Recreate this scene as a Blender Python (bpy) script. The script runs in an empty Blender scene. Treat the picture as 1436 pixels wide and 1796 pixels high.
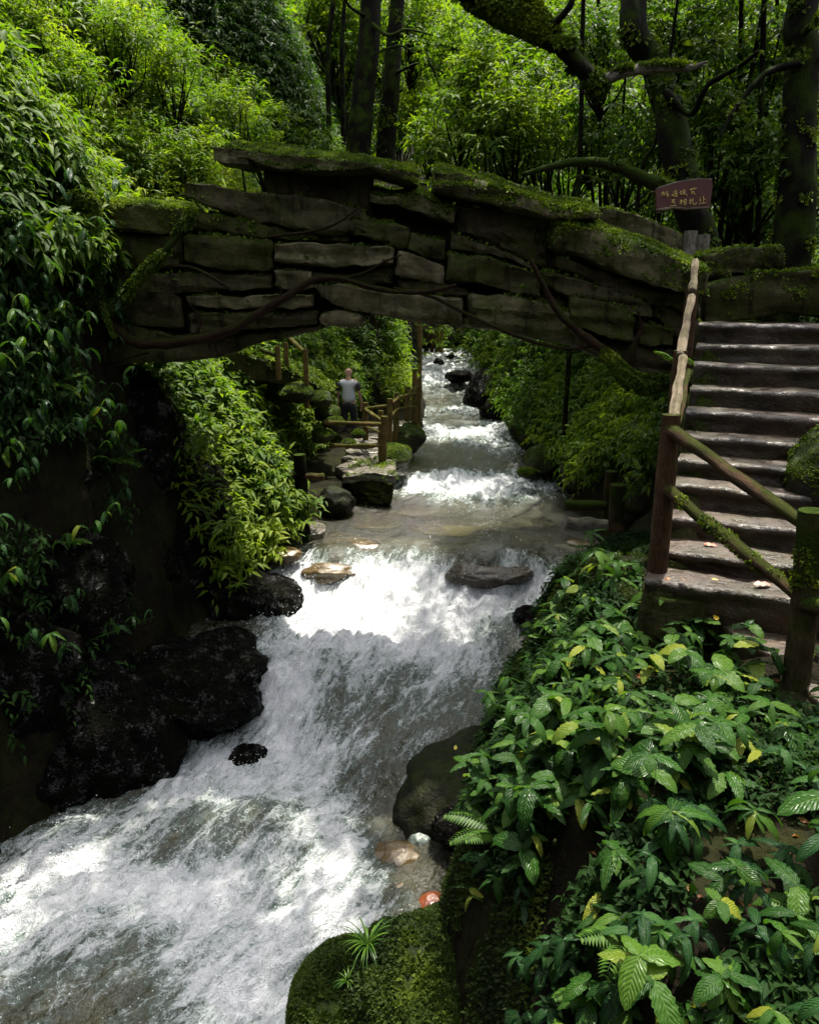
import bpy, bmesh, math, random
import numpy as np
from mathutils import Vector, Matrix, Quaternion
R = math.radians
random.seed(7)
RNG = np.random.default_rng(7)
S = bpy.context.scene
C = S.collection

# ------------------------------------------------------------------ camera
# the eye is the origin: x right, y forward, z up
FPX, CX, CY, TH = 1331.0, 718.0, 898.0, R(15.9)
cam = bpy.data.objects.new('camera', bpy.data.cameras.new('camera'))
C.objects.link(cam)
cam.data.sensor_fit = 'VERTICAL'; cam.data.sensor_height = 24.0
cam.data.lens = 24.0 * FPX / 1796.0
cam.data.clip_start = 0.05; cam.data.clip_end = 400
cam.rotation_euler = (R(90) - TH, 0, 0)
S.camera = cam
# ------------------------------------------------------------------ light
SUN_EL, SUN_AZ = R(72), R(28)           # azimuth from the view direction towards the right
world = bpy.data.worlds.new('World'); S.world = world; world.use_nodes = True
wn = world.node_tree.nodes; wl = world.node_tree.links
for n in list(wn): wn.remove(n)
sky = wn.new('ShaderNodeTexSky'); sky.sky_type = 'NISHITA'; sky.sun_disc = False
sky.sun_elevation = SUN_EL; sky.sun_rotation = SUN_AZ
sky.air_density = .7; sky.dust_density = 3.5; sky.ozone_density = .6
bgn = wn.new('ShaderNodeBackground'); bgn.inputs['Strength'].default_value = 0.15
wo = wn.new('ShaderNodeOutputWorld')
hs = wn.new('ShaderNodeHueSaturation'); hs.inputs['Saturation'].default_value = .32
wl.new(sky.outputs[0], hs.inputs['Color']); wl.new(hs.outputs[0], bgn.inputs[0]); wl.new(bgn.outputs[0], wo.inputs[0])
sl = bpy.data.lights.new('sun', 'SUN'); sl.energy = 3.0; sl.angle = R(0.55); sl.color = (1, .94, .82)
sun = bpy.data.objects.new('sun', sl); C.objects.link(sun)
sd = Vector((math.sin(SUN_AZ) * math.cos(SUN_EL), math.cos(SUN_AZ) * math.cos(SUN_EL), math.sin(SUN_EL)))
sun.rotation_euler = sd.to_track_quat('Z', 'Y').to_euler()
sun.location = (4, 20, 30)
S.view_settings.view_transform = 'Standard'; S.view_settings.look = 'None'
S.view_settings.gamma = 1; S.view_settings.use_curve_mapping = False
S.view_settings.exposure = 1.9
S.render.engine = 'CYCLES'
cy = S.cycles
cy.max_bounces = 6; cy.diffuse_bounces = 2; cy.glossy_bounces = 2; cy.transmission_bounces = 4
cy.transparent_max_bounces = 6; cy.caustics_reflective = False; cy.caustics_refractive = False
cy.use_denoising = True; cy.sample_clamp_indirect = 4
try: cy.denoiser = 'OPENIMAGEDENOISE'; cy.denoising_prefilter = 'ACCURATE'
except Exception: pass

# ------------------------------------------------------------------ pixel <-> world
ct, st = math.cos(TH), math.sin(TH)
def ray(px, py):
    r = (px - CX) / FPX; u = (CY - py) / FPX
    return Vector((r, ct + u * st, -st + u * ct))
def atY(px, py, Y):
    d = ray(px, py); return d * (Y / d.y)
def atZ(px, py, Z):
    d = ray(px, py); return d * (Z / d.z)
def project(P):
    """world points (N,3) -> photo pixels and depth"""
    P = np.asarray(P); z = P[:, 1] * ct - P[:, 2] * st
    u = P[:, 1] * st + P[:, 2] * ct
    zz = np.where(z > .05, z, .05)
    return CX + FPX * P[:, 0] / zz, CY - FPX * u / zz, z
def inview(P, m=160):
    px, py, z = project(P)
    return (z > .3) & (px > -m) & (px < 1436 + m) & (py > -m) & (py < 1796 + m)

# ------------------------------------------------------------------ noise
def _h(i, j, k, s):
    n = (i * 374761393 + j * 668265263 + k * 1440662683 + s * 974634777) & 0xffffffff
    n = ((n ^ (n >> 13)) * 1274126177) & 0xffffffff
    n = ((n ^ (n >> 16)) * 2246822519) & 0xffffffff
    return (n ^ (n >> 15)) / 4294967296.0
def vn(p, s=0):
    p = np.asarray(p, float); i = np.floor(p).astype(np.int64); f = p - i; f = f * f * (3 - 2 * f)
    o = 0
    for a in (0, 1):
        wa = f[..., 0] if a else 1 - f[..., 0]
        for b in (0, 1):
            wb = f[..., 1] if b else 1 - f[..., 1]
            for c in (0, 1):
                wc = f[..., 2] if c else 1 - f[..., 2]
                o = o + wa * wb * wc * _h(i[..., 0] + a, i[..., 1] + b, i[..., 2] + c, s)
    return o
def fbm(p, o=4, s=0, g=.5):
    p = np.asarray(p, float); t = 0; a = 1; w = 0
    for k in range(o):
        t = t + a * (vn(p * 2 ** k, s + k) - .5); w += a; a *= g
    return t / w
def ridge(p, o=3, s=0):
    p = np.asarray(p, float); t = 0; a = 1; w = 0
    for k in range(o):
        t = t + a * (1 - np.abs(2 * vn(p * 2 ** k, s + k) - 1)); w += a; a *= .5
    return t / w
def P3(x, y, z=0): return np.stack(np.broadcast_arrays(x, y, z), -1)

# ------------------------------------------------------------------ tags and meshes
def tag(o, label=None, cat=None, group=None, kind=None):
    if label: o['label'] = label
    if cat: o['category'] = cat
    if group: o['group'] = group
    if kind: o['kind'] = kind
    return o
def link(o, parent=None):
    C.objects.link(o)
    if parent is not None: o.parent = parent
    return o
def empty(name, loc=(0, 0, 0), rz=0):
    o = bpy.data.objects.new(name, None); o.location = loc; o.rotation_euler = (0, 0, rz)
    o.empty_display_size = .1
    return link(o)
def npmesh(name, V, F, mat=None, smooth=True, tint=None, uv=None, attrs=None):
    """V (n,3); F (m,3) or (m,4) array or list of such arrays"""
    me = bpy.data.meshes.new(name)
    V = np.ascontiguousarray(V, dtype=np.float32)
    Fs = F if isinstance(F, list) else [F]
    Fs = [np.asarray(f, dtype=np.int32) for f in Fs if len(f)]
    me.vertices.add(len(V)); me.vertices.foreach_set('co', V.ravel())
    idx = np.concatenate([f.ravel() for f in Fs]); tot = np.concatenate([np.full(len(f), f.shape[1], np.int32) for f in Fs])
    st_ = np.concatenate([[0], np.cumsum(tot)[:-1]]).astype(np.int32)
    me.loops.add(len(idx)); me.loops.foreach_set('vertex_index', idx)
    me.polygons.add(len(tot)); me.polygons.foreach_set('loop_start', st_)
    try: me.polygons.foreach_set('loop_total', tot)
    except Exception: pass
    me.update(calc_edges=True); me.validate()
    if smooth: me.polygons.foreach_set('use_smooth', np.ones(len(me.polygons), bool))
    if tint is not None:
        a = me.attributes.new('tint', 'FLOAT', 'POINT'); a.data.foreach_set('value', np.asarray(tint, np.float32))
    for k, v in (attrs or {}).items():
        a = me.attributes.new(k, 'FLOAT', 'POINT'); a.data.foreach_set('value', np.asarray(v, np.float32))
    if uv is not None:
        l = me.uv_layers.new(name='UVMap'); l.data.foreach_set('uv', np.ascontiguousarray(np.asarray(uv, np.float32)[idx]).ravel())
    if mat: me.materials.append(mat)
    return me
def obj(name, me, parent=None, loc=None):
    o = bpy.data.objects.new(name, me)
    if loc is not None: o.location = loc
    return link(o, parent)
def local(o, at):
    """move a mesh object's origin to `at` without moving its geometry"""
    at = Vector(at); o.data.transform(Matrix.Translation(-at)); o.location = at; return o
class MB:
    def __init__(s): s.V = []; s.F3 = []; s.F4 = []; s.n = 0; s.T = []; s.U = []
    def add(s, V, F3=None, F4=None, T=0., U=None):
        V = np.asarray(V, float)
        if F3 is not None and len(F3): s.F3.append(np.asarray(F3) + s.n)
        if F4 is not None and len(F4): s.F4.append(np.asarray(F4) + s.n)
        s.V.append(V); s.n += len(V); s.T.append(np.broadcast_to(T, (len(V),)))
        s.U.append(np.zeros((len(V), 2)) if U is None else U)
    def mesh(s, name, mat, smooth=True):
        Fs = []
        if s.F3: Fs.append(np.concatenate(s.F3))
        if s.F4: Fs.append(np.concatenate(s.F4))
        return npmesh(name, np.concatenate(s.V), Fs, mat, smooth, np.concatenate(s.T), np.concatenate(s.U))
def tube_np(pts, rad, seg=10, rough=.0, seed=0, caps=True, wob=0.):
    """tube along pts with radius per point, uneven surface -> V,F4,F3,UV"""
    P = np.asarray(pts, float); n = len(P); rad = np.broadcast_to(rad, (n,)).astype(float)
    T = np.gradient(P, axis=0); T /= np.linalg.norm(T, axis=1)[:, None] + 1e-9
    ref = np.array([0, 0, 1.]) if abs(T[0][2]) < .9 else np.array([1., 0, 0])
    A = np.zeros((n, 3)); B = np.zeros((n, 3)); a = ref
    for i in range(n):
        a = a - T[i] * a.dot(T[i]); a /= np.linalg.norm(a) + 1e-9
        A[i] = a; B[i] = np.cross(T[i], a)
    th = np.arange(seg) * 2 * math.pi / seg
    V = P[:, None] + rad[:, None, None] * (np.cos(th)[None, :, None] * A[:, None] + np.sin(th)[None, :, None] * B[:, None])
    V = V.reshape(-1, 3)
    if rough:
        ce = np.repeat(P, seg, 0); d = V - ce; rr = np.repeat(rad, seg)
        sc = 1 / max(rad.mean() * 2.2, 1e-3)
        V = ce + d * (1 + rough * 2 * fbm(V * sc + seed * 3.1, 3, seed))[:, None]
    i = np.arange(n - 1)[:, None]; j = np.arange(seg)[None]
    F4 = np.stack([i * seg + j, i * seg + (j + 1) % seg, (i + 1) * seg + (j + 1) % seg, (i + 1) * seg + j], -1).reshape(-1, 4)
    L = np.concatenate([[0], np.cumsum(np.linalg.norm(np.diff(P, axis=0), axis=1))])
    U = np.stack([np.tile(th / 6.283, n), np.repeat(L, seg)], -1)
    F3 = []
    if caps:
        V = np.concatenate([V, P[:1], P[-1:]]); U = np.concatenate([U, [[.5, 0], [.5, L[-1]]]])
        m = n * seg
        F3 = [[m, (k + 1) % seg, k] for k in range(seg)] + [[m + 1, (n - 1) * seg + k, (n - 1) * seg + (k + 1) % seg] for k in range(seg)]
    return V, F4, F3, U
def smooth_path(pts, n):
    """Catmull-Rom resample of points (k,d) to n points"""
    P = np.asarray(pts, float)
    if len(P) == 2: t = np.linspace(0, 1, n)[:, None]; return P[0] * (1 - t) + P[1] * t
    Q = np.concatenate([[2 * P[0] - P[1]], P, [2 * P[-1] - P[-2]]])
    s = np.linspace(0, len(P) - 1 - 1e-6, n); i = s.astype(int); f = (s - i)[:, None]
    a, b, c, d = Q[i], Q[i + 1], Q[i + 2], Q[i + 3]
    return .5 * (2 * b + (c - a) * f + (2 * a - 5 * b + 4 * c - d) * f ** 2 + (3 * b - a - 3 * c + d) * f ** 3)
def tube(name, pts, rad, mat, parent=None, n=None, seg=10, rough=.12, seed=0):
    n = n or max(6, 4 * len(pts)); P = smooth_path(pts, n)
    r = np.interp(np.linspace(0, 1, n), np.linspace(0, 1, len(np.atleast_1d(rad))), np.atleast_1d(rad)) if np.size(rad) > 1 else np.full(n, rad)
    V, F4, F3, U = tube_np(P, r, seg, rough, seed)
    Fs = [F4] + ([np.array(F3)] if len(F3) else [])
    return obj(name, npmesh(name, V, Fs, mat, True, uv=U), parent)

# ------------------------------------------------------------------ materials
class Mt:
    def __init__(s, name):
        s.m = bpy.data.materials.new(name); s.m.use_nodes = True; s.t = s.m.node_tree
        for n in list(s.t.nodes): s.t.nodes.remove(n)
    def n(s, typ, **kw):
        x = s.t.nodes.new('ShaderNode' + typ)
        for k, v in kw.items():
            if k.startswith('_'): setattr(x, k[1:], v)
            else: s.set(x, k.replace('__', ' '), v)
        return x
    def set(s, x, key, v):
        i = x.inputs[int(key[1:])] if key[0] == 'i' and key[1:].isdigit() else x.inputs[key]
        if hasattr(v, 'is_linked') or hasattr(v, 'links'): s.t.links.new(v, i)
        elif hasattr(v, 'outputs'): s.t.links.new(v.outputs[0], i)
        else: i.default_value = v
    def noise(s, vec, scale, detail=4, rough=.55, dist=0.):
        x = s.n('TexNoise', Scale=scale, Detail=detail, Roughness=rough, Distortion=dist)
        if vec is not None: s.set(x, 'Vector', vec)
        return x.outputs['Fac']
    def math(s, op, a, b=0., c=None):
        x = s.n('Math', _operation=op, i0=a, i1=b)
        if c is not None: s.set(x, 'i2', c)
        return x.outputs[0]
    def ss(s, v, lo, hi, a=0., b=1.):
        x = s.n('MapRange', _interpolation_type='SMOOTHSTEP'); s.set(x, 'Value', v)
        x.inputs['From Min'].default_value = lo; x.inputs['From Max'].default_value = hi
        x.inputs['To Min'].default_value = a; x.inputs['To Max'].default_value = b
        return x.outputs[0]
    def mix(s, f, a, b):
        x = s.n('Mix', _data_type='RGBA'); s.set(x, 'i0', f)
        for k, v in ((6, a), (7, b)):
            if isinstance(v, tuple) and len(v) == 3: v = (*v, 1)
            s.set(x, 'i%d' % k, v)
        return x.outputs[2]
    def ramp(s, f, stops):
        x = s.n('ValToRGB'); s.set(x, 'Fac', f); e = x.color_ramp.elements
        while len(e) < len(stops): e.new(.5)
        for k, (p, c) in enumerate(stops): e[k].position = p; e[k].color = (*c, 1)
        return x.outputs[0]
    def bump(s, h, strength=.5, dist=.02, normal=None):
        x = s.n('Bump', Strength=strength, Distance=dist, Height=h)
        if normal is not None: s.set(x, 'Normal', normal)
        return x.outputs[0]
    def pbsdf(s, **kw):
        x = s.n('BsdfPrincipled')
        for k, v in kw.items():
            k = k.replace('_', ' ')
            if isinstance(v, tuple) and len(v) == 3: v = (*v, 1)
            s.set(x, k, v)
        return x.outputs[0]
    def out(s, sh):
        o = s.n('OutputMaterial'); s.t.links.new(sh, o.inputs['Surface']); return s.m
    def pos(s): return s.n('NewGeometry').outputs['Position']
    def nz(s):
        g = s.n('NewGeometry'); x = s.n('SeparateXYZ', Vector=g.outputs['Normal']); return x.outputs['Z']
    def attr(s, name): return s.n('Attribute', _attribute_name=name).outputs['Fac']
    def vscale(s, v, sc):
        x = s.n('Mapping', Vector=v); x.inputs['Scale'].default_value = sc; return x.outputs[0]

MOSS_LO, MOSS_HI = (.010, .024, .002), (.07, .115, .008)
def rock_mat(name, dark, light, rough=(.25, .6), moss=.5, bumpd=.04, mossth=(.25, .7), wet=.5, stain=1., lich=0.):
    m = Mt(name); p = m.pos()
    a = m.noise(p, 2.2, 6, .6); b = m.noise(p, 11, 6, .65); c = m.noise(p, 45, 4, .6)
    strat = m.noise(m.vscale(p, (1.2, 1.2, 9)), 1.6, 5, .6)
    f = m.math('ADD', m.math('MULTIPLY', a, .5), m.math('ADD', m.math('MULTIPLY', b, .35), m.math('MULTIPLY', strat, .3)))
    col = m.ramp(f, [(.42, dark), (.58, tuple((x + y) / 2 for x, y in zip(dark, light))), (.74, light)])
    alg = m.ss(m.noise(p, 2.7, 5, .7), .42, .62, 0, moss * .85); col = m.mix(alg, col, m.mix(c, (.010, .015, .002), (.055, .066, .010)))
    if lich: col = m.mix(m.ss(m.noise(p, 6, 5, .7), .62, .7, 0, lich), col, (.28, .28, .22))
    if stain:
        dr = m.noise(m.vscale(p, (7, 7, .9)), 1.5, 4, .6)
        col = m.mix(m.ss(dr, .52, .68, 0, .65 * stain), col, tuple(x * .35 for x in dark))
    mn = m.noise(p, 3.1, 6, .65)
    mf = m.math('MULTIPLY', m.ss(m.math('ADD', m.nz(), m.math('MULTIPLY', m.math('SUBTRACT', mn, .5), 2.6)), mossth[0], mossth[1]), moss)
    mf2 = m.math('MULTIPLY', m.ss(mf, .0, 1.), m.ss(m.noise(p, 13, 5, .7), .36, .58, .25, 1.))
    fine = m.noise(p, 160, 3, .7)
    mc = m.mix(m.math('MULTIPLY', m.noise(p, 8, 4), fine), MOSS_LO, MOSS_HI)
    mc = m.mix(m.ss(fine, .35, .7), MOSS_LO, m.ramp(m.noise(p, 5, 5, .7), [(.35, (.016, .028, .003)), (.5, (.035, .06, .005)), (.68, MOSS_HI)]))
    col = m.mix(mf2, col, mc)
    rg = m.math('ADD', m.ss(b, .35, .7, rough[0], rough[1]), m.math('MULTIPLY', mf2, .5))
    if name == 'wet_dark_rock': wet = m.ss(m.math('ADD', m.math('MULTIPLY', m.noise(p, 6, 5, .7), .6), m.math('MULTIPLY', c, .4)), .53, .62, .02, 1.)
    h = m.math('ADD', m.math('MULTIPLY', b, 1.), m.math('ADD', m.math('MULTIPLY', c, .25), m.math('MULTIPLY', m.math('MULTIPLY', fine, mf2), .8)))
    return m.out(m.pbsdf(Base_Color=col, Roughness=rg, Normal=m.bump(h, .9, bumpd), Specular_IOR_Level=wet))
def leaf_mat(name, stops, trans=.38, rough=.55, veins=0., spec=.16, tfac=1.7):
    m = Mt(name)
    tnt = m.attr('tint') if not veins else m.n('ObjectInfo').outputs['Random']
    p = m.pos()
    v = m.math('ADD', tnt, m.math('MULTIPLY', m.math('SUBTRACT', m.noise(p, 1.1, 3), .5), .55))
    col = m.ramp(v, stops)
    kw = {}
    if veins:
        uv = m.n('SeparateXYZ', Vector=m.n('UVMap').outputs[0]); u = m.math('ABSOLUTE', m.math('SUBTRACT', uv.outputs[0], .5)); vv = uv.outputs[1]
        w = m.math('SINE', m.math('MULTIPLY', m.math('SUBTRACT', vv, m.math('MULTIPLY', u, .55)), 62.))
        rib = m.ss(u, .0, .035, 1, 0)
        side = m.ss(m.math('ABSOLUTE', m.math('SUBTRACT', u, m.math('MULTIPLY', .26, m.math('SINE', m.math('MULTIPLY', vv, 3.1))))), 0., .03, 1, 0)
        rib = m.math('MAXIMUM', rib, m.math('MULTIPLY', side, .6))
        col = m.mix(m.math('MULTIPLY', rib, .45), col, (.16, .26, .07))
        col = m.mix(m.ss(w, .3, 1., 0, .35), col, (.012, .04, .01))
        kw['Normal'] = m.bump(m.math('SUBTRACT', m.math('MULTIPLY', w, .5), rib), .55 * veins, .004)
        kw['Roughness'] = m.ss(m.noise(p, 60, 3), .35, .7, rough * .6, rough * 1.5)
    else: kw['Roughness'] = rough
    a = m.pbsdf(Base_Color=col, Specular_IOR_Level=spec, **kw)
    tc = m.n('MixRGB', _blend_type='MULTIPLY', Fac=1., Color1=col, Color2=(tfac * 1.15, tfac * 1.2, tfac * .35, 1))
    t = m.n('BsdfTranslucent', Color=tc)
    mx = m.n('MixShader', Fac=trans); m.t.links.new(a, mx.inputs[1]); m.t.links.new(t.outputs[0], mx.inputs[2])
    return m.out(mx.outputs[0])
def plain(name, col, rough=.6, var=.3, scale=20, bump=.3, metal=0.):
    m = Mt(name); p = m.pos(); n = m.noise(p, scale, 5)
    c = m.mix(n, tuple(x * (1 - var) for x in col), tuple(min(1, x * (1 + var)) for x in col))
    return m.out(m.pbsdf(Base_Color=c, Roughness=rough, Metallic=metal, Normal=m.bump(n, bump, .005)))
def wood_mat(name, dark, light, moss=0., pale=0., mlo=.3, mhi=.8, sc=1.):
    m = Mt(name); p = m.pos(); uv = m.n('UVMap').outputs[0]
    g = m.noise(m.vscale(uv, (14 * sc, 3 * sc, 1)), 3, 5, .65); b = m.noise(p, 7, 5, .6); f = m.noise(p, 90, 4, .65)
    col = m.mix(m.ss(m.math('ADD', m.math('MULTIPLY', g, .6), m.math('MULTIPLY', b, .4)), .35, .65), dark, light)
    col = m.mix(m.ss(g, .56, .66, 0, .7), col, tuple(x * .3 for x in dark))
    mn = m.math('ADD', m.math('MULTIPLY', m.nz(), .35), m.math('ADD', m.math('MULTIPLY', m.noise(p, 2.6, 5, .65), 1.5), m.math('MULTIPLY', f, .25)))
    mf = m.math('MULTIPLY', m.ss(mn, .65 + mlo * .5, .75 + mhi * .5), moss)
    mc = m.mix(m.ss(f, .3, .7), MOSS_LO, (.045, .075, .007))
    col = m.mix(mf, col, mc)
    h = m.math('ADD', g, m.math('MULTIPLY', f, .5))
    return m.out(m.pbsdf(Base_Color=col, Roughness=m.math('ADD', .62, m.math('MULTIPLY', mf, .3)), Normal=m.bump(h, 1., .03), Specular_IOR_Level=.06))

M = {}
M['ground'] = rock_mat('forest_soil', (.003, .003, .002), (.016, .013, .008), (.7, .95), .3, .06, (.6, 1.7), .05)
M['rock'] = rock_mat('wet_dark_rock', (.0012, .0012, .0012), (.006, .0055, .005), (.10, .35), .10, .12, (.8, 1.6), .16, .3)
M['slab'] = rock_mat('dark_mossy_slab', (.002, .002, .0015), (.012, .012, .008), (.25, .7), .45, .04, (.3, 1.3), .12, .3)
M['mossrock'] = rock_mat('mossy_rock', (.006, .006, .004), (.04, .036, .026), (.4, .8), 1., .04, (-.15, .6), .2)
M['cap'] = rock_mat('bridge_cap_stone', (.016, .0145, .007), (.155, .138, .072), (.6, .9), .95, .03, (.35, .8), .08, 1., .3)
M['stone'] = rock_mat('bridge_stone', (.007, .0062, .003), (.088, .075, .038), (.6, .9), .7, .03, (.75, 1.35), .08, 1., .25)
M['stonelight'] = rock_mat('bridge_stone_pale', (.022, .019, .009), (.20, .172, .10), (.6, .9), .45, .025, (.95, 1.5), .08, .8, .3)
M['stonemoss'] = rock_mat('bridge_stone_mossy', (.007, .007, .003), (.072, .068, .027), (.6, .9), .95, .03, (.1, .9), .08, 1.)
M['step'] = rock_mat('wet_step_stone', (.007, .005, .003), (.07, .043, .025), (.28, .7), .35, .03, (1.45, 1.9), .55, .5)
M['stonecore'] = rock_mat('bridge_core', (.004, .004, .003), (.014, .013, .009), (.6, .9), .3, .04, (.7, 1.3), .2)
M['paver'] = rock_mat('path_slab', (.035, .03, .024), (.17, .15, .12), (.2, .55), .5, .015, (1.2, 1.9), .6, .4)
M['gold'] = rock_mat('golden_rock', (.03, .02, .007), (.13, .085, .03), (.1, .3), .1, .02, (1.6, 2), .7, .3)
M['wetbrown'] = rock_mat('wet_brown_rock', (.010, .008, .004), (.06, .046, .024), (.12, .4), .2, .03, (1.2, 1.9), .5, .4)
M['rust'] = rock_mat('rust_rock', (.06, .014, .004), (.20, .05, .012), (.1, .3), 0, .02, (1.6, 2), .7, .3)
M['greyrock'] = rock_mat('grey_green_rock', (.08, .10, .085), (.3, .35, .3), (.1, .3), 0, .02, (1.6, 2), .7, .3)
M['log'] = wood_mat('log_bark', (.03, .016, .009), (.13, .075, .04), .75, 0, .42, .8)
M['logpale'] = wood_mat('log_pale', (.13, .10, .07), (.46, .37, .27), .4, 0, .6, .9)
M['logmoss'] = wood_mat('log_mossy', (.03, .022, .012), (.10, .075, .04), .95, 0, .2, .55)
M['logyellow'] = wood_mat('log_yellow', (.07, .045, .014), (.23, .16, .055), .7, 0, .42, .8)
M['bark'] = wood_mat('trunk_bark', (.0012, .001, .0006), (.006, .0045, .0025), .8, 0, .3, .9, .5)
M['barkgrey'] = wood_mat('dead_wood', (.08, .07, .055), (.36, .33, .27), .35, 0, .55, .9)
M['root'] = wood_mat('root_bark', (.010, .006, .004), (.045, .024, .014), .5, 0, .5, .9)
M['mossbark'] = wood_mat('mossy_bark', (.02, .02, .008), (.05, .05, .02), 1., 0, -.2, .3)
M['moss'] = leaf_mat('moss_tufts', [(.0, (.010, .022, .002)), (.45, (.05, .085, .005)), (1, (.15, .20, .012))], .25, .7)
M['mossshade'] = leaf_mat('moss_tufts_shaded', [(.0, (.006, .014, .002)), (.5, (.026, .045, .004)), (1, (.085, .12, .009))], .25, .7)  # half-bright copy of moss_tufts: shade on boulder and bank is in the colour
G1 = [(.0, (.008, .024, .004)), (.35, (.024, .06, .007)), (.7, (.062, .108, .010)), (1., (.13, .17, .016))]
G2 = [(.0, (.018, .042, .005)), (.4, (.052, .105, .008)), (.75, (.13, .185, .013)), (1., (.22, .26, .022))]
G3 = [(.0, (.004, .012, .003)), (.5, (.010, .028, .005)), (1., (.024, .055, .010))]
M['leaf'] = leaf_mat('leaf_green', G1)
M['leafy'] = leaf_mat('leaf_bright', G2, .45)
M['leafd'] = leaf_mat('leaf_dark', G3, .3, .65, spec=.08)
M['leafv'] = leaf_mat('leaf_veined', [(.0, (.010, .034, .006)), (.5, (.024, .068, .009)), (.9, (.055, .11, .013)), (1., (.17, .19, .02))], .30, .3, 1.)
M['leafvd'] = leaf_mat('leaf_veined_dark', [(.0, (.005, .020, .006)), (.6, (.012, .042, .012)), (1., (.032, .08, .02))], .25, .28, 1.)
M['fern'] = leaf_mat('fern_green', [(.0, (.02, .055, .007)), (1., (.06, .12, .015))], .35, .45)
M['grass'] = leaf_mat('grass_green', [(.0, (.025, .075, .01)), (1., (.09, .17, .02))], .3, .35)
M['dead'] = leaf_mat('dead_leaf', [(.0, (.03, .013, .006)), (.5, (.12, .045, .015)), (1., (.22, .11, .04))], .2, .5)
# ------------------------------------------------------------------ the river's plan: bank lines and surface, surveyed as (px, py, height)
def survey(L, extra=()):
    pts = [tuple(atZ(a, b, z))[:2] for a, b, z in L] + list(extra)
    pts.sort(key=lambda p: p[1]); a = np.array(pts); return a[:, 1], a[:, 0]
YL, XL = survey([(0, 1480, -4.98), (110, 1420, -4.95), (230, 1330, -4.9), (300, 1200, -4.5), (330, 1120, -4.2), (420, 1040, -3.95),
                 (480, 965, -3.6), (545, 915, -3.52), (600, 890, -3.5), (688, 838, -3.47), (715, 795, -3.38), (738, 752, -3.3),
                 (745, 715, -3.1), (738, 660, -2.7), (730, 628, -2.3)], [(-3.9, 1.5), (-3.5, 3.2), (-3.45, 4.6), (0.6, 36)])
YR, XR = survey([(700, 1800, -5.05), (760, 1660, -5.03), (800, 1580, -5.0), (815, 1440, -4.95), (1060, 958, -3.55), (1000, 862, -3.5), (915, 790, -3.4), (880, 735, -3.25), (860, 690, -3.0),
                 (845, 655, -2.65), (835, 625, -2.3)], [(.1, .5), (.1, 2.2), (.0, 3.4), (.74, 6.7), (1.02, 7.2), (1.4, 7.9), (1.95, 8.6), (2.45, 9.4), (3.0, 36)])
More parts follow.
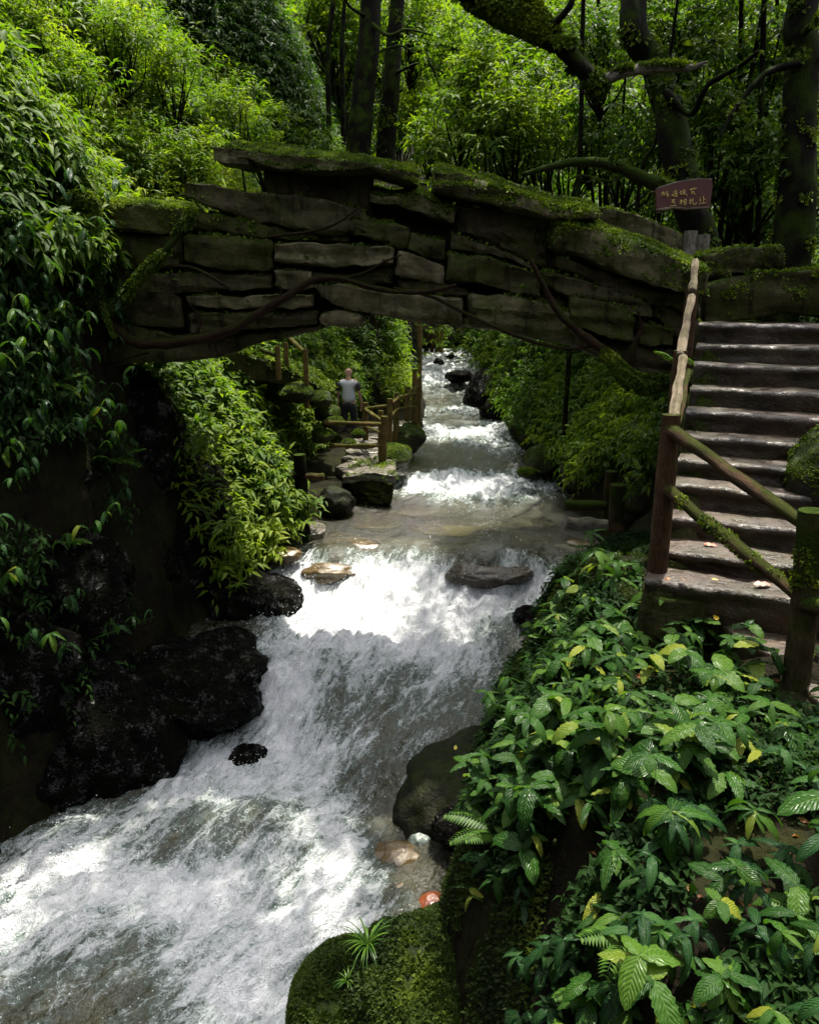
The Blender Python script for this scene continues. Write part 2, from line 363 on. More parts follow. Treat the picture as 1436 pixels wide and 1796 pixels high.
WP = np.array([
 (735, 612, -2.15, .6), (820, 612, -2.15, .6), (760, 628, -2.25, .75), (815, 630, -2.3, .6), (770, 655, -2.6, .75), (820, 660, -2.65, .8), (760, 690, -3.0, .35), (840, 690, -3.0, .3),
 (770, 705, -3.08, .15), (790, 718, -3.12, .55), (850, 722, -3.15, .4), (790, 735, -3.2, .1), (770, 752, -3.28, .72), (850, 756, -3.28, .7), (900, 770, -3.34, .5), (790, 775, -3.34, .3), (860, 785, -3.36, .45),
 (740, 800, -3.37, .2), (850, 812, -3.38, .3), (740, 825, -3.40, .15), (900, 822, -3.40, .25), (740, 842, -3.46, .85), (830, 846, -3.46, .92), (960, 848, -3.46, .5), (800, 868, -3.5, .6), (880, 872, -3.5, .5),
 (720, 880, -3.5, .15), (830, 895, -3.5, .25), (960, 890, -3.5, .12), (620, 915, -3.52, .03), (800, 925, -3.52, .05), (980, 930, -3.52, .06), (620, 945, -3.54, .1), (800, 950, -3.55, .1), (1000, 955, -3.55, .1),
 (505, 968, -3.60, .5), (500, 985, -3.68, .95), (575, 962, -3.56, .08), (590, 990, -3.66, .12), (640, 985, -3.66, .7), (690, 975, -3.6, .45), (700, 995, -3.72, .85), (800, 970, -3.56, .12), (860, 975, -3.55, .15), (850, 1005, -3.66, .2), (930, 985, -3.6, .4), (960, 1000, -3.7, .6),
 (540, 1015, -3.82, 1), (640, 1020, -3.84, 1), (740, 1030, -3.86, 1.), (850, 1035, -3.86, .8), (940, 1035, -3.85, .85),
 (560, 1065, -3.97, 1), (700, 1065, -3.99, 1), (840, 1075, -3.98, .95), (920, 1080, -3.98, .45), (480, 1075, -4.0, .6), (880, 1105, -4.05, .45),
 (420, 1100, -4.05, .3), (520, 1120, -4.12, .78), (620, 1125, -4.12, .88), (720, 1115, -4.1, .9), (800, 1130, -4.12, .75), (870, 1150, -4.18, .5),
 (400, 1155, -4.15, .1), (455, 1185, -4.3, .7), (500, 1190, -4.35, .9), (560, 1190, -4.3, .4), (620, 1180, -4.26, .55), (700, 1180, -4.24, .5), (790, 1190, -4.26, .45), (840, 1215, -4.3, .35),
 (505, 1240, -4.5, .95), (575, 1260, -4.5, .4), (640, 1240, -4.42, .5), (720, 1250, -4.38, .4), (790, 1260, -4.38, .36),
 (440, 1310, -4.75, .5), (495, 1300, -4.7, .95), (560, 1310, -4.68, .7), (640, 1310, -4.58, .5), (720, 1310, -4.52, .38), (620, 1340, -4.68, .3), (680, 1290, -4.5, .35), (560, 1345, -4.75, .75), (600, 1365, -4.8, .35),
 (400, 1345, -4.82, .85), (480, 1370, -4.8, .75), (560, 1395, -4.84, .8), (630, 1405, -4.92, .45), (240, 1370, -4.93, .3), (310, 1390, -4.92, .75), (110, 1440, -4.96, .5), (20, 1490, -4.99, .45),
 (200, 1450, -4.96, .55), (280, 1430, -4.9, .7), (350, 1440, -4.84, .5), (420, 1430, -4.80, .5), (500, 1440, -4.80, .5), (560, 1470, -4.85, .6), (610, 1480, -4.96, .75), (380, 1480, -4.88, .5), (470, 1490, -4.88, .42), (290, 1500, -4.97, .35),
 (60, 1520, -5, .8), (160, 1520, -5.0, .9), (300, 1550, -5.03, .95), (420, 1540, -5., .85), (500, 1560, -5.02, .55), (590, 1550, -5.0, .9), (650, 1470, -5.0, .25), (700, 1500, -5., .06), (770, 1490, -5., .06), (690, 1560, -5.0, .35), (760, 1570, -5, .15), (640, 1580, -5.0, .6),
 (60, 1600, -5.02, .7), (180, 1600, -5.0, .6), (230, 1650, -4.98, .42), (120, 1690, -5.0, .42), (330, 1610, -5.02, .85), (420, 1620, -5.02, .55), (500, 1640, -5.02, .95), (600, 1630, -5.02, .75), (680, 1620, -5.02, .4), (330, 1700, -5.02, .65), (310, 1740, -5.02, .45),
 (150, 1750, -5.04, .3), (40, 1790, -5.05, .3), (50, 1700, -5.05, .5), (250, 1790, -5.05, .4), (430, 1720, -5.04, .8), (500, 1740, -5.04, .85), (400, 1790, -5.05, .75), (545, 1680, -5.04, .5)])
WXY = np.array([tuple(atZ(a, b, z))[:2] for a, b, z, f in WP])
def rbf_fit(XY, v, lam=.03):
    D = np.linalg.norm(XY[:, None] - XY[None], axis=2); n = len(XY)
    A = np.zeros((n + 1, n + 1)); A[:n, :n] = -D + lam * np.eye(n) * -1; A[:n, n] = 1; A[n, :n] = 1
    return np.linalg.solve(A, np.concatenate([v, [0]]))
WZc = rbf_fit(WXY, WP[:, 2]); WFc = rbf_fit(WXY, WP[:, 3], .0)
def rbf(c, x, y):
    x = np.asarray(x, float); y = np.asarray(y, float); o = np.zeros(np.broadcast(x, y).shape) + c[-1]
    for k, (a, b) in enumerate(WXY): o = o - c[k] * np.sqrt((x - a) ** 2 + (y - b) ** 2)
    return o
def WZ(x, y):
    yy = np.clip(y, 3.6, 33.); return np.clip(rbf(WZc, np.clip(x, -5, 4), yy), -5.08, -2.1)
def xl(y): return np.interp(y, YL, XL)
def xr(y): return np.interp(y, YR, XR)

# staircase frame
SA = R(23.5); SO = Vector((1.62, 4.95, 0)); SH = Vector((math.sin(SA), math.cos(SA), 0)); SR = Vector((math.cos(SA), -math.sin(SA), 0))
def stair_z(y): return np.interp(y, [4.6, 5.0, 7.8, 9.5, 14], [-2.15, -1.95, -.25, -.1, .1])
def prof(d, pts): a = np.array(pts, float); return np.interp(d, a[:, 0], a[:, 1])
def H(x, y):
    """ground height"""
    x, y = np.broadcast_arrays(np.asarray(x, float), np.asarray(y, float))
    a, b = xl(y), xr(y); zw = WZ(np.clip(x, a, b), y)
    dl, dr = np.maximum(a - x, 0), np.maximum(x - b, 0)
    p0 = prof(dl, [(0, 0), (.2, 1.3), (.7, 4.2), (1.3, 5.8), (3, 8.2), (8, 14), (25, 28)])
    p1 = prof(dl, [(0, 0), (.35, .7), (1.2, 1.7), (2.2, 3.0), (3.2, 5.2), (5, 8.5), (8, 13), (25, 26)])
    p2 = prof(dl, [(0, 0), (.12, .3), (1.7, .38), (2.1, 1.3), (3.2, 3.9), (6, 9), (10, 15), (25, 28)])
    p3 = prof(dl, [(0, .1), (.3, .35), (1.0, .5), (1.4, 2.8), (2.4, 5.5), (4, 9.5), (8, 15), (25, 30)])
    w1 = np.clip((y - 8.9) / .8, 0, 1); w2 = np.clip((y - 11.4) / 1.2, 0, 1); w3 = np.clip((y - 19.5) / 2, 0, 1)
    pl = p0 + (p1 - p0) * w1; pl = pl + (p2 - pl) * w2; pl = pl + (p3 - pl) * w3
    # right side: absolute terrace heights
    ql = (x - SO.x) * SR.x + (y - SO.y) * SR.y; qh = (x - SO.x) * SH.x + (y - SO.y) * SH.y
    sz = np.interp(qh, [-1.2, -.1, 3.0, 5], [-2.2, -2.15, -.5, -.3])
    under = np.clip((ql + .05) / .12, 0, 1) * np.clip((y - 4.2) / .5, 0, 1) * np.clip((9.2 - y) / .8, 0, 1)
    terr = -2.28 + np.clip(dr - 1.5, 0, 9) * .12 - .45 * np.clip((y - 6.6) / 1.2, 0, 1)
    t0 = terr * (1 - under) + (np.minimum(sz - .3, sz - .3) + np.clip(ql - 1.5, 0, 5) * .9) * under
    near = zw + (t0 - zw) * (1 - (1 - np.clip(dr / (.35 + .28 * (t0 - zw)), 0, 1)) ** 1.7)
    near = near + np.clip(dr - 5, 0, 30) * .5
    far1 = zw + prof(dr, [(0, 0), (.25, .8), (.7, 1.4), (1.3, 2.6), (1.8, 3.1), (4, 3.6), (8, 4.9), (15, 8.5), (30, 20)])
    far2 = zw + prof(dr, [(0, 0), (.2, 1.0), (.8, 1.9), (2., 2.9), (5, 4.6), (12, 9), (30, 24)])
    v1 = np.clip((y - 8.6) / 1.0, 0, 1); v2 = np.clip((y - 17) / 5, 0, 1)
    pr = near + (far1 - near) * v1; pr = pr + (far2 - pr) * v2
    h = np.where(x < a, zw + pl, np.where(x > b, pr, zw - .32 * np.clip(np.minimum(x - a, b - x) / .5, 0, 1)))
    inr = (x > a) & (x < b)
    p = P3(x, y, h * .6)
    n = fbm(p * .55, 3, 5) * 1.1 * np.clip((dl + dr - 1.2) / 2, 0, 1) + fbm(p * 2.1, 4, 9) * .28 * np.clip((dl + dr) / .4, .25, 1)
    h = h + n * np.where(((y > 11.4) & (y < 19.5) & (dl < 1.9)) | (under > .5), .15, 1.)
    h = h + np.maximum(y - 34, 0) * .9 + np.maximum(-2.5 - y, 0) * .8  # the rise behind the camera is unseen, added to hold off open sky
    cy_ = np.hypot(x - .2, y)
    return np.where(cy_ < 1.3, np.minimum(h, -1.7), h)
def grid_axis(segs):
    o = []
    for a, b, s in segs: o += list(np.arange(a, b - 1e-6, s))
    return np.array(o + [segs[-1][1]])
gx = grid_axis([(-32, -9, 1.), (-9, -6, .2), (-6, 5, .065), (5, 9, .2), (9, 36, 1.)])
gy = grid_axis([(-16, -3, 1.), (-3, 2, .2), (2, 13, .065), (13, 24, .13), (24, 36, .3), (36, 64, 1.)])
GX, GY = np.meshgrid(gx, gy)
GZ = H(GX, GY)
def gridF(nr, nc):
    i = np.arange(nr - 1)[:, None]; j = np.arange(nc - 1)[None]
    return np.stack([i * nc + j, i * nc + j + 1, (i + 1) * nc + j + 1, (i + 1) * nc + j], -1).reshape(-1, 4)
ground = obj('ground', npmesh('ground', P3(GX, GY, GZ).reshape(-1, 3), gridF(*GX.shape), M['ground']))
tag(ground, kind='structure')
def Hn(x, y, e=.06):
    hx = (H(x + e, y) - H(x - e, y)) / (2 * e); hy = (H(x, y + e) - H(x, y - e)) / (2 * e)
    n = np.stack([-hx, -hy, np.ones_like(hx)], -1); return n / np.linalg.norm(n, axis=-1, keepdims=True)
def Hq(x, y):
    """ground height, read from the ground mesh"""
    x = np.clip(x, gx[0] + .01, gx[-1] - .01); y = np.clip(y, gy[0] + .01, gy[-1] - .01)
    i = np.searchsorted(gx, x) - 1; j = np.searchsorted(gy, y) - 1
    fx = (x - gx[i]) / (gx[i + 1] - gx[i]); fy = (y - gy[j]) / (gy[j + 1] - gy[j])
    return (GZ[j, i] * (1 - fx) + GZ[j, i + 1] * fx) * (1 - fy) + (GZ[j + 1, i] * (1 - fx) + GZ[j + 1, i + 1] * fx) * fy
def Hn(x, y, e=.12):
    hx = (Hq(x + e, y) - Hq(x - e, y)) / (2 * e); hy = (Hq(x, y + e) - Hq(x, y - e)) / (2 * e)
    n = np.stack([-hx, -hy, np.ones_like(hx)], -1); return n / np.linalg.norm(n, axis=-1, keepdims=True)
def hit(px, py, far=45.):
    """where the line of sight through a photo pixel meets the ground"""
    d = ray(px, py); t = np.concatenate([np.arange(.8, 8, .03), np.arange(8, far, .12)])
    z = d.z * t - Hq(d.x * t, d.y * t)
    k = np.argmax(z < 0)
    if z[k] >= 0: return None
    return d * float(t[k])
def hits(px, py, far=45.):
    o = [hit(a, b, far) for a, b in zip(px, py)]; return o

# ------------------------------------------------------------------ water
M_w = Mt('river_water')
m = M_w
uvw = m.n('UVMap').outputs[0]; p = m.pos()
fo = m.attr('foam'); tb = m.attr('turb')
st1 = m.noise(m.vscale(uvw, (1.6, .55, 1)), 3.2, 7, .68, .6)
st2 = m.noise(m.vscale(uvw, (1.5, .7, 1)), 11, 6, .7, .9)
vo = m.n('TexVoronoi', _feature='DISTANCE_TO_EDGE', Scale=8.)
wv = m.n('VectorMath', _operation='ADD', i0=m.vscale(uvw, (1., .6, 1)), i1=m.n('VectorMath', _operation='SCALE', i0=m.n('TexNoise', Scale=5., Detail=5.).outputs[1], Scale=.55).outputs[0])
for l in list(m.t.links): pass
nzv = [n for n in m.t.nodes if n.type == 'TEX_NOISE'][-1]; m.set(nzv, 'Vector', uvw)
m.set(vo, 'Vector', wv)
fil = m.ss(vo.outputs['Distance'], 0, .10, 1, 0)
spk = m.noise(p, 75, 3, .75)
k = m.math('ADD', m.math('MULTIPLY', m.math('SUBTRACT', st1, .5), 2.3), m.math('MULTIPLY', m.math('SUBTRACT', st2, .5), 2.0))
k = m.math('ADD', k, m.math('MULTIPLY', m.math('SUBTRACT', fil, .35), .32))
k = m.math('ADD', k, m.math('MULTIPLY', m.math('SUBTRACT', spk, .5), .9))
k = m.math('ADD', k, m.math('MULTIPLY', m.math('SUBTRACT', tb, .5), .5))
amp = m.ss(fo, 0., .35, .35, 1.)
F = m.math('ADD', m.math('MULTIPLY', fo, 1.34), m.math('MULTIPLY', m.math('MULTIPLY', k, amp), .55))
Fm = m.ss(F, .30, .72)            # any foam at all
Fw = m.ss(F, .45, 1.15)           # thick white foam
foamcol = m.ramp(m.math('ADD', Fw, m.math('MULTIPLY', m.math('SUBTRACT', m.math('ADD', m.math('MULTIPLY', m.noise(m.vscale(uvw, (1.5, .7, 1)), 1.7, 7, .62, 2.2), .6), m.math('MULTIPLY', m.noise(m.vscale(uvw, (1.3, .5, 1)), 5.5, 5, .6, 1.6), .4)), .5), 3.6)), [(.05, (.13, .17, .15)), (.3, (.36, .41, .39)), (.58, (.52, .55, .55)), (1., (.76, .77, .78))])
h = m.math('ADD', m.math('MULTIPLY', st1, .8), m.math('ADD', m.math('MULTIPLY', st2, .7), m.math('ADD', m.math('MULTIPLY', fil, .10), m.math('MULTIPLY', spk, .08))))
foam = m.pbsdf(Base_Color=foamcol, Roughness=m.ss(Fw, 0, .6, .12, .55), Specular_IOR_Level=.6, Normal=m.bump(h, 1., .09))
rip = m.math('ADD', m.noise(m.vscale(uvw, (.8, 1.5, 1)), 9, 5, .6, .5), m.math('MULTIPLY', m.noise(m.vscale(uvw, (1.2, 1.4, 1)), 34, 4, .6), .45))
nrm = m.bump(m.math('ADD', rip, m.math('MULTIPLY', st1, .8)), 1., .032)
gl = m.n('BsdfGlossy', Roughness=.07, Normal=nrm); gl.inputs['Color'].default_value = (1, 1, 1, 1)
body = m.pbsdf(Base_Color=m.mix(m.noise(p, 3, 4), (.014, .015, .003), (.042, .040, .010)), Roughness=.25, Normal=nrm)
tr = m.n('BsdfTransparent'); tr.inputs['Color'].default_value = (.66, .64, .36, 1)
mb = m.n('MixShader', Fac=m.ss(fo, .0, .35, .40, .85)); m.t.links.new(tr.outputs[0], mb.inputs[1]); m.t.links.new(body, mb.inputs[2])
fr = m.n('Fresnel', IOR=1.36, Normal=nrm)
mg = m.n('MixShader', Fac=m.math('MULTIPLY', fr.outputs[0], .95)); m.t.links.new(mb.outputs[0], mg.inputs[1]); m.t.links.new(gl.outputs[0], mg.inputs[2])
mf = m.n('MixShader', Fac=Fm); m.t.links.new(mg.outputs[0], mf.inputs[1]); m.t.links.new(foam, mf.inputs[2])
M['water'] = m.out(mf.outputs[0])

cl = smooth_path([(2.2, 36), (1.6, 26), (1.25, 20), (1.1, 14), (.6, 11), (.0, 9.4), (-.55, 8.2), (-1.2, 7.2), (-2.0, 6.1), (-3.2, 4.8), (-5, 3.2), (-7.5, 1.4)], 400)
cs = np.concatenate([[0], np.cumsum(np.linalg.norm(np.diff(cl, axis=0), axis=1))])
def flow_uv(x, y):
    sh = x.shape; q = np.stack([x.ravel(), y.ravel()], 1); u = np.zeros(len(q)); v = np.zeros(len(q))
    for a in range(0, len(q), 20000):
        d = q[a:a + 20000, None] - cl[None]; k = np.argmin((d ** 2).sum(2), 1); k = np.clip(k, 1, len(cl) - 2)
        t = cl[k + 1] - cl[k - 1]; t /= np.linalg.norm(t, axis=1)[:, None]; dd = q[a:a + 20000] - cl[k]
        v[a:a + 20000] = cs[k] + (dd * t).sum(1); u[a:a + 20000] = dd[:, 0] * t[:, 1] - dd[:, 1] * t[:, 0]
    return u.reshape(sh), v.reshape(sh)
wy = grid_axis([(2.6, 11, .019), (11, 18, .04), (18, 33.5, .09)]); wt = np.linspace(0, 1, 300)
WY = np.repeat(wy[:, None], 300, 1); WX = (xl(wy) - .45)[:, None] + (xr(wy) - xl(wy) + .9)[:, None] * wt[None]
WU, WV = flow_uv(WX, WY)
foamv = np.clip(rbf(WFc, np.clip(WX, -5, 4), np.clip(WY, 3.6, 33)), 0, 1.05)
wz = WZ(WX, WY)
q = P3(WU * 1.5, WV * .8, 0)
turb = .5 + fbm(q * 1.3, 4, 21) * 1.6
rg_ = ridge(P3(WU * 2.2 + fbm(q, 3, 2) * .8, WV * 1.3 + fbm(q, 3, 3) * .8, 0), 4, 31)
fine = fbm(P3(WU * 9, WV * 6, 0), 4, 41)
act = np.clip(foamv, np.where(WY < 9.6, .38, .07), 1)
wz = wz + act * ((turb - .5) * .20 + (rg_ - .6) * .24 + fine * .12 + fbm(P3(WX, WY, 0) * 24, 3, 47) * .035 + (ridge(P3(WU * 7 + fbm(q * 4, 2, 5) * 1.5, WV * 3.2 + fbm(q * 4, 2, 6) * 1.5, 0), 3, 51) - .6) * .13) + (1 - act) * fine * .02
# domes of water sliding over boulders at the lip and in the chute
for bx, by, bz, rx, ry, hh in [(850, 988, -3.62, .72, .38, .24), (585, 975, -3.6, .36, .3, .14), (470, 1095, -4.05, .45, .35, .12), (560, 1170, -4.25, .28, .3, .08), (430, 1430, -4.8, .9, .45, .08)]:
    c = atZ(bx, by, bz); g = np.exp(-(((WX - c.x) / rx) ** 2 + ((WY - c.y) / ry) ** 2) * 1.2); wz = wz + g * hh
river = obj('river', npmesh('river', P3(WX, WY, wz).reshape(-1, 3), gridF(*WX.shape), M['water'], True, uv=np.stack([WU.ravel(), WV.ravel()], 1),
            attrs={'foam': foamv.ravel(), 'turb': turb.ravel()}))
tag(river, kind='structure')
# drops thrown up by the rapids
k = RNG.choice(WX.size, 15000, p=(foamv.ravel() ** 3 * (WY.ravel() < 11) * (.2 + np.abs(np.gradient(wz, axis=0)).ravel() * 20)) / (foamv.ravel() ** 3 * (WY.ravel() < 11) * (.2 + np.abs(np.gradient(wz, axis=0)).ravel() * 20)).sum())
P = P3(WX, WY, wz).reshape(-1, 3)[k] + RNG.normal(0, .03, (15000, 3)) + np.array([0, 0, 1]) * (RNG.exponential(.035, 15000))[:, None]
o8 = np.array([[1, 0, 0], [-1, 0, 0], [0, 1, 0], [0, -1, 0], [0, 0, 1], [0, 0, -1.]]); f8 = np.array([[0, 2, 4], [2, 1, 4], [1, 3, 4], [3, 0, 4], [2, 0, 5], [1, 2, 5], [3, 1, 5], [0, 3, 5]])
rr = RNG.uniform(.002, .008, 15000)
mdrop = Mt('spray'); M['spray'] = mdrop.out(mdrop.pbsdf(Base_Color=(.85, .88, .9), Roughness=.2))
sp = obj('spray', npmesh('spray', (P[:, None] + o8[None] * rr[:, None, None]).reshape(-1, 3), (f8[None] + np.arange(15000)[:, None, None] * 6).reshape(-1, 3), M['spray']))
tag(sp, 'white spray drops thrown up above the rapids', 'spray', kind='stuff')

# ------------------------------------------------------------------ boulders
def ico(sub):
    bm = bmesh.new(); bmesh.ops.create_icosphere(bm, subdivisions=sub, radius=1)
    V = np.array([v.co[:] for v in bm.verts]); F_ = np.array([[v.index for v in f.verts] for f in bm.faces]); bm.free(); return V, F_
ICO = {k: ico(k) for k in (2, 3, 4, 5)}
def boulder(name, c, r, label, cat, mat, seed=0, rz=0., rough=.35, facet=.5, sub=4, tilt=(0, 0), parent=None, group=None):
    V, F_ = ICO[sub]
    V = V.copy()
    if facet:   # cut planes give broken, angular faces
        g = np.random.default_rng(seed + 99)
        for _ in range(9):
            n = g.normal(size=3); n /= np.linalg.norm(n); d = g.uniform(.62, .92); s = V @ n - d
            V = V - np.where(s > 0, s, 0)[:, None] * n * facet
    n = V / np.linalg.norm(V, axis=1)[:, None]
    V = V + n * (fbm(V * 1.3 + seed * 7.7, 4, seed) * rough * 1.6 + fbm(V * 5 + seed, 3, seed + 3) * rough * .35)[:, None]
    if mat in ('rock', 'gold'):
        V = V + n * ((ridge(V * 1.5 + seed, 4, seed + 8) - .55) * .34)[:, None]
        V = V + n * (np.floor(vn(V * np.array([2.2, 2.2, 3.5]) + seed, seed + 4) * 5) / 5 * .16)[:, None]
    V = V * np.array(r)
    Mx = Matrix.Rotation(rz, 4, 'Z') @ Matrix.Rotation(tilt[0], 4, 'X') @ Matrix.Rotation(tilt[1], 4, 'Y')
    V = V @ np.array(Mx.to_3x3()).T
    o = obj(name, npmesh(name, V, F_, M[mat]), parent); o.location = c
    if label: tag(o, label, cat, group)
    return o
def SB(px, py, r, label, mat, seed):
    c = atZ(px, py, -3.53); c.z -= r[2] + .02
    return boulder('stone', c, r, label, 'stone', M_ and mat, seed)
M_ = True
def B(px, py, Y, r, label, mat='rock', **k): return boulder(k.pop('name', 'boulder'), atY(px, py, Y), r, label, k.pop('cat', 'boulder'), mat, **k)
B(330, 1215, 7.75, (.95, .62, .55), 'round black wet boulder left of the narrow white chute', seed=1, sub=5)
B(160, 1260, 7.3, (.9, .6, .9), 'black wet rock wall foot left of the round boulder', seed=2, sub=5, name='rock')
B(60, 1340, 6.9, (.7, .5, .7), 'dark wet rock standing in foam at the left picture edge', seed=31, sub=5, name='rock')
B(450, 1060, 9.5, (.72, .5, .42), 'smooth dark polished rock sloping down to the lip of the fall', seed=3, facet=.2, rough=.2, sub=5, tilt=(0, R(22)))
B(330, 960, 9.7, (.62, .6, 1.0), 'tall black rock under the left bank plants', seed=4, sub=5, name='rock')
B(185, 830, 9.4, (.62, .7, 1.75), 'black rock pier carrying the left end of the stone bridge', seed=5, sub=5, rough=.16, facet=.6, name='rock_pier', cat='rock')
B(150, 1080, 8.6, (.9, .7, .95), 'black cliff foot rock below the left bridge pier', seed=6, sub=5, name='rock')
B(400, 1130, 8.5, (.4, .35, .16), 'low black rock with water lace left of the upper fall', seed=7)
B(438, 1330, 7.15, (.2, .16, .13), 'small black rock splitting the foot of the narrow chute', seed=8)
B(815, 1385, 6.7, (.88, .62, .46), 'dark smooth slab rock sliding out of the right bank', 'slab', seed=9, facet=.3, rough=.32, sub=5, rz=R(38), tilt=(R(12), R(-14)))
B(858, 1008, 9.85, (.66, .34, .17), 'broad dark boulder under the water at the lip of the fall', 'wetbrown', seed=11, sub=5, rough=.2)
B(582, 1005, 10.08, (.38, .22, .13), 'golden brown boulder under clear water at the lip', 'gold', seed=12)
B(495, 972, 10.2, (.24, .2, .1), 'wet brown stone at the left end of the lip', 'gold', seed=13)
B(930, 1080, 8.95, (.2, .2, .12), 'small dark rock beside the leaves right of the upper fall', seed=14)
B(690, 1505, 5.95, (.26, .2, .12), 'brown stone under the clear shallows by the right bank', 'gold', seed=15)
B(735, 1480, 6.05, (.12, .09, .11), 'pale grey green stone in the clear shallows', 'greyrock', seed=16)
B(690, 1555, 5.6, (.2, .14, .08), 'tawny stone awash below the pale grey stone', 'gold', seed=17)
B(765, 1592, 5.35, (.17, .17, .10), 'rust red stone at the foot of the mossy bank', 'rust', seed=18)
B(800, 1445, 6.0, (.22, .2, .12), 'black stone breaking the shallows under the fern', seed=19)
B(850, 1850, 3.7, (1.12, .9, .74), 'big mossy boulder at the bottom edge beside the foam', 'mossrock', seed=24, sub=5, facet=0, rough=.30, rz=R(-20))
B(600, 1770, 3.95, (.36, .45, .36), 'low mossy hump with grass tufts at the water', 'mossrock', seed=21, sub=5, facet=.1, rough=.2)
# upstream
B(590, 878, 12.2, (.36, .35, .26), 'rounded wet grey boulder beside the lone post', 'slab', seed=22)
B(692, 800, 14.4, (.34, .5, .24), 'mossy boulder with a wet dark side below the log railing', 'mossrock', seed=23)
B(716, 770, 16.0, (.36, .55, .30), 'moss topped rock at the river bend beneath the far railing', 'mossrock', seed=24)
B(955, 805, 14.6, (.42, .5, .3), 'low green mossy boulder on the right river bank', 'mossrock', seed=25)
B(1010, 830, 13.6, (.35, .5, .4), 'mossy boulder nearest the cross shaped log post', 'mossrock', seed=26)
B(1035, 760, 14.6, (.6, .7, .9), 'tall rock face with moss under the pale leaves', 'mossrock', seed=27)
B(925, 830, 13.6, (.2, .2, .1), 'small wet stone off the right bank', seed=28, mat='mossrock')
B(805, 661, 25.2, (.42, .4, .2), 'flat black rock in the upper white water', seed=29)
B(768, 640, 28.0, (.2, .25, .2), 'small black rock upstream of the flat one', seed=30)
B(790, 628, 29.5, (.2, .25, .12), 'farthest black rock in the stream', seed=32)
B(850, 700, 22.8, (.5, .9, .75), 'black undercut rock on the right bank far upstream', seed=33)
B(862, 722, 20.5, (.3, .4, .25), 'dark rock at the right water edge below the undercut', seed=34)
B(655, 655, 22.3, (.72, 1.0, 1.7), 'mossy green rock wall behind the walking man', 'mossrock', seed=35, rough=.2, name='rock_wall', sub=5)
B(715, 640, 25.5, (.32, .8, 1.6), 'black cliff shoulder beside the far rapids', seed=36, rough=.2, name='rock')
B(1478, 850, 5.6, (.36, .5, .46), 'bright mossy rock on the right of the steps', 'mossrock', seed=37, sub=5, facet=.1)

SB(660, 905, (.42, .4, .10), 'flat tawny stone under the clear pool beside the pier', 'gold', 41)
SB(740, 885, (.7, .35, .10), 'long olive sunken stone in the middle of the pool', 'gold', 42)
SB(590, 935, (.45, .3, .12), 'sunken brown slab between the lone post and the lip', 'gold', 43)
SB(700, 940, (.5, .25, .09), 'sunken brown stone just above the white fall', 'gold', 44)
SB(1010, 945, (.5, .3, .12), 'tawny shallow stone beside the cross shaped log post', 'gold', 45)
SB(880, 955, (.5, .2, .10), 'dark sunken stone just behind the lip boulder', 'rock', 46)

SB(790, 915, (.6, .35, .10), 'olive sunken stone right of the pier stones', 'gold', 47)
SB(900, 905, (.7, .4, .10), 'wide tawny sunken stone in the right half of the pool', 'wetbrown', 48)
SB(640, 950, (.4, .2, .08), 'sunken brown stone behind the golden lip boulder', 'gold', 49)
SB(780, 950, (.5, .2, .08), 'narrow brown sunken stone behind the lip centre', 'wetbrown', 50)
SB(950, 935, (.5, .3, .10), 'sunken tawny stone near the cross shaped posts', 'gold', 51)

B(95, 1030, 7.5, (.75, .6, .8), 'dark ledge of the left cliff below the hanging leaves', seed=61, sub=5, name='rock')
B(30, 1180, 6.8, (.6, .5, .7), 'black wet rock shoulder at the left edge above the rapids', seed=62, sub=5, name='rock')
B(235, 985, 9.0, (.5, .5, .8), 'dark craggy rock between the pier and the lip', seed=63, sub=5, name='rock')
B(60, 860, 8.0, (.7, .5, .7), 'upper dark ledge of the left cliff beside the pier', seed=64, sub=5, name='rock')
B(250, 760, 9.35, (.45, .5, .8), 'dark rock flank of the bridge pier beside the lit bush', seed=65, sub=5, name='rock')
B(360, 1010, 9.6, (.5, .45, .6), 'low black rock under the tip of the lit bush', seed=66, sub=5, name='rock')
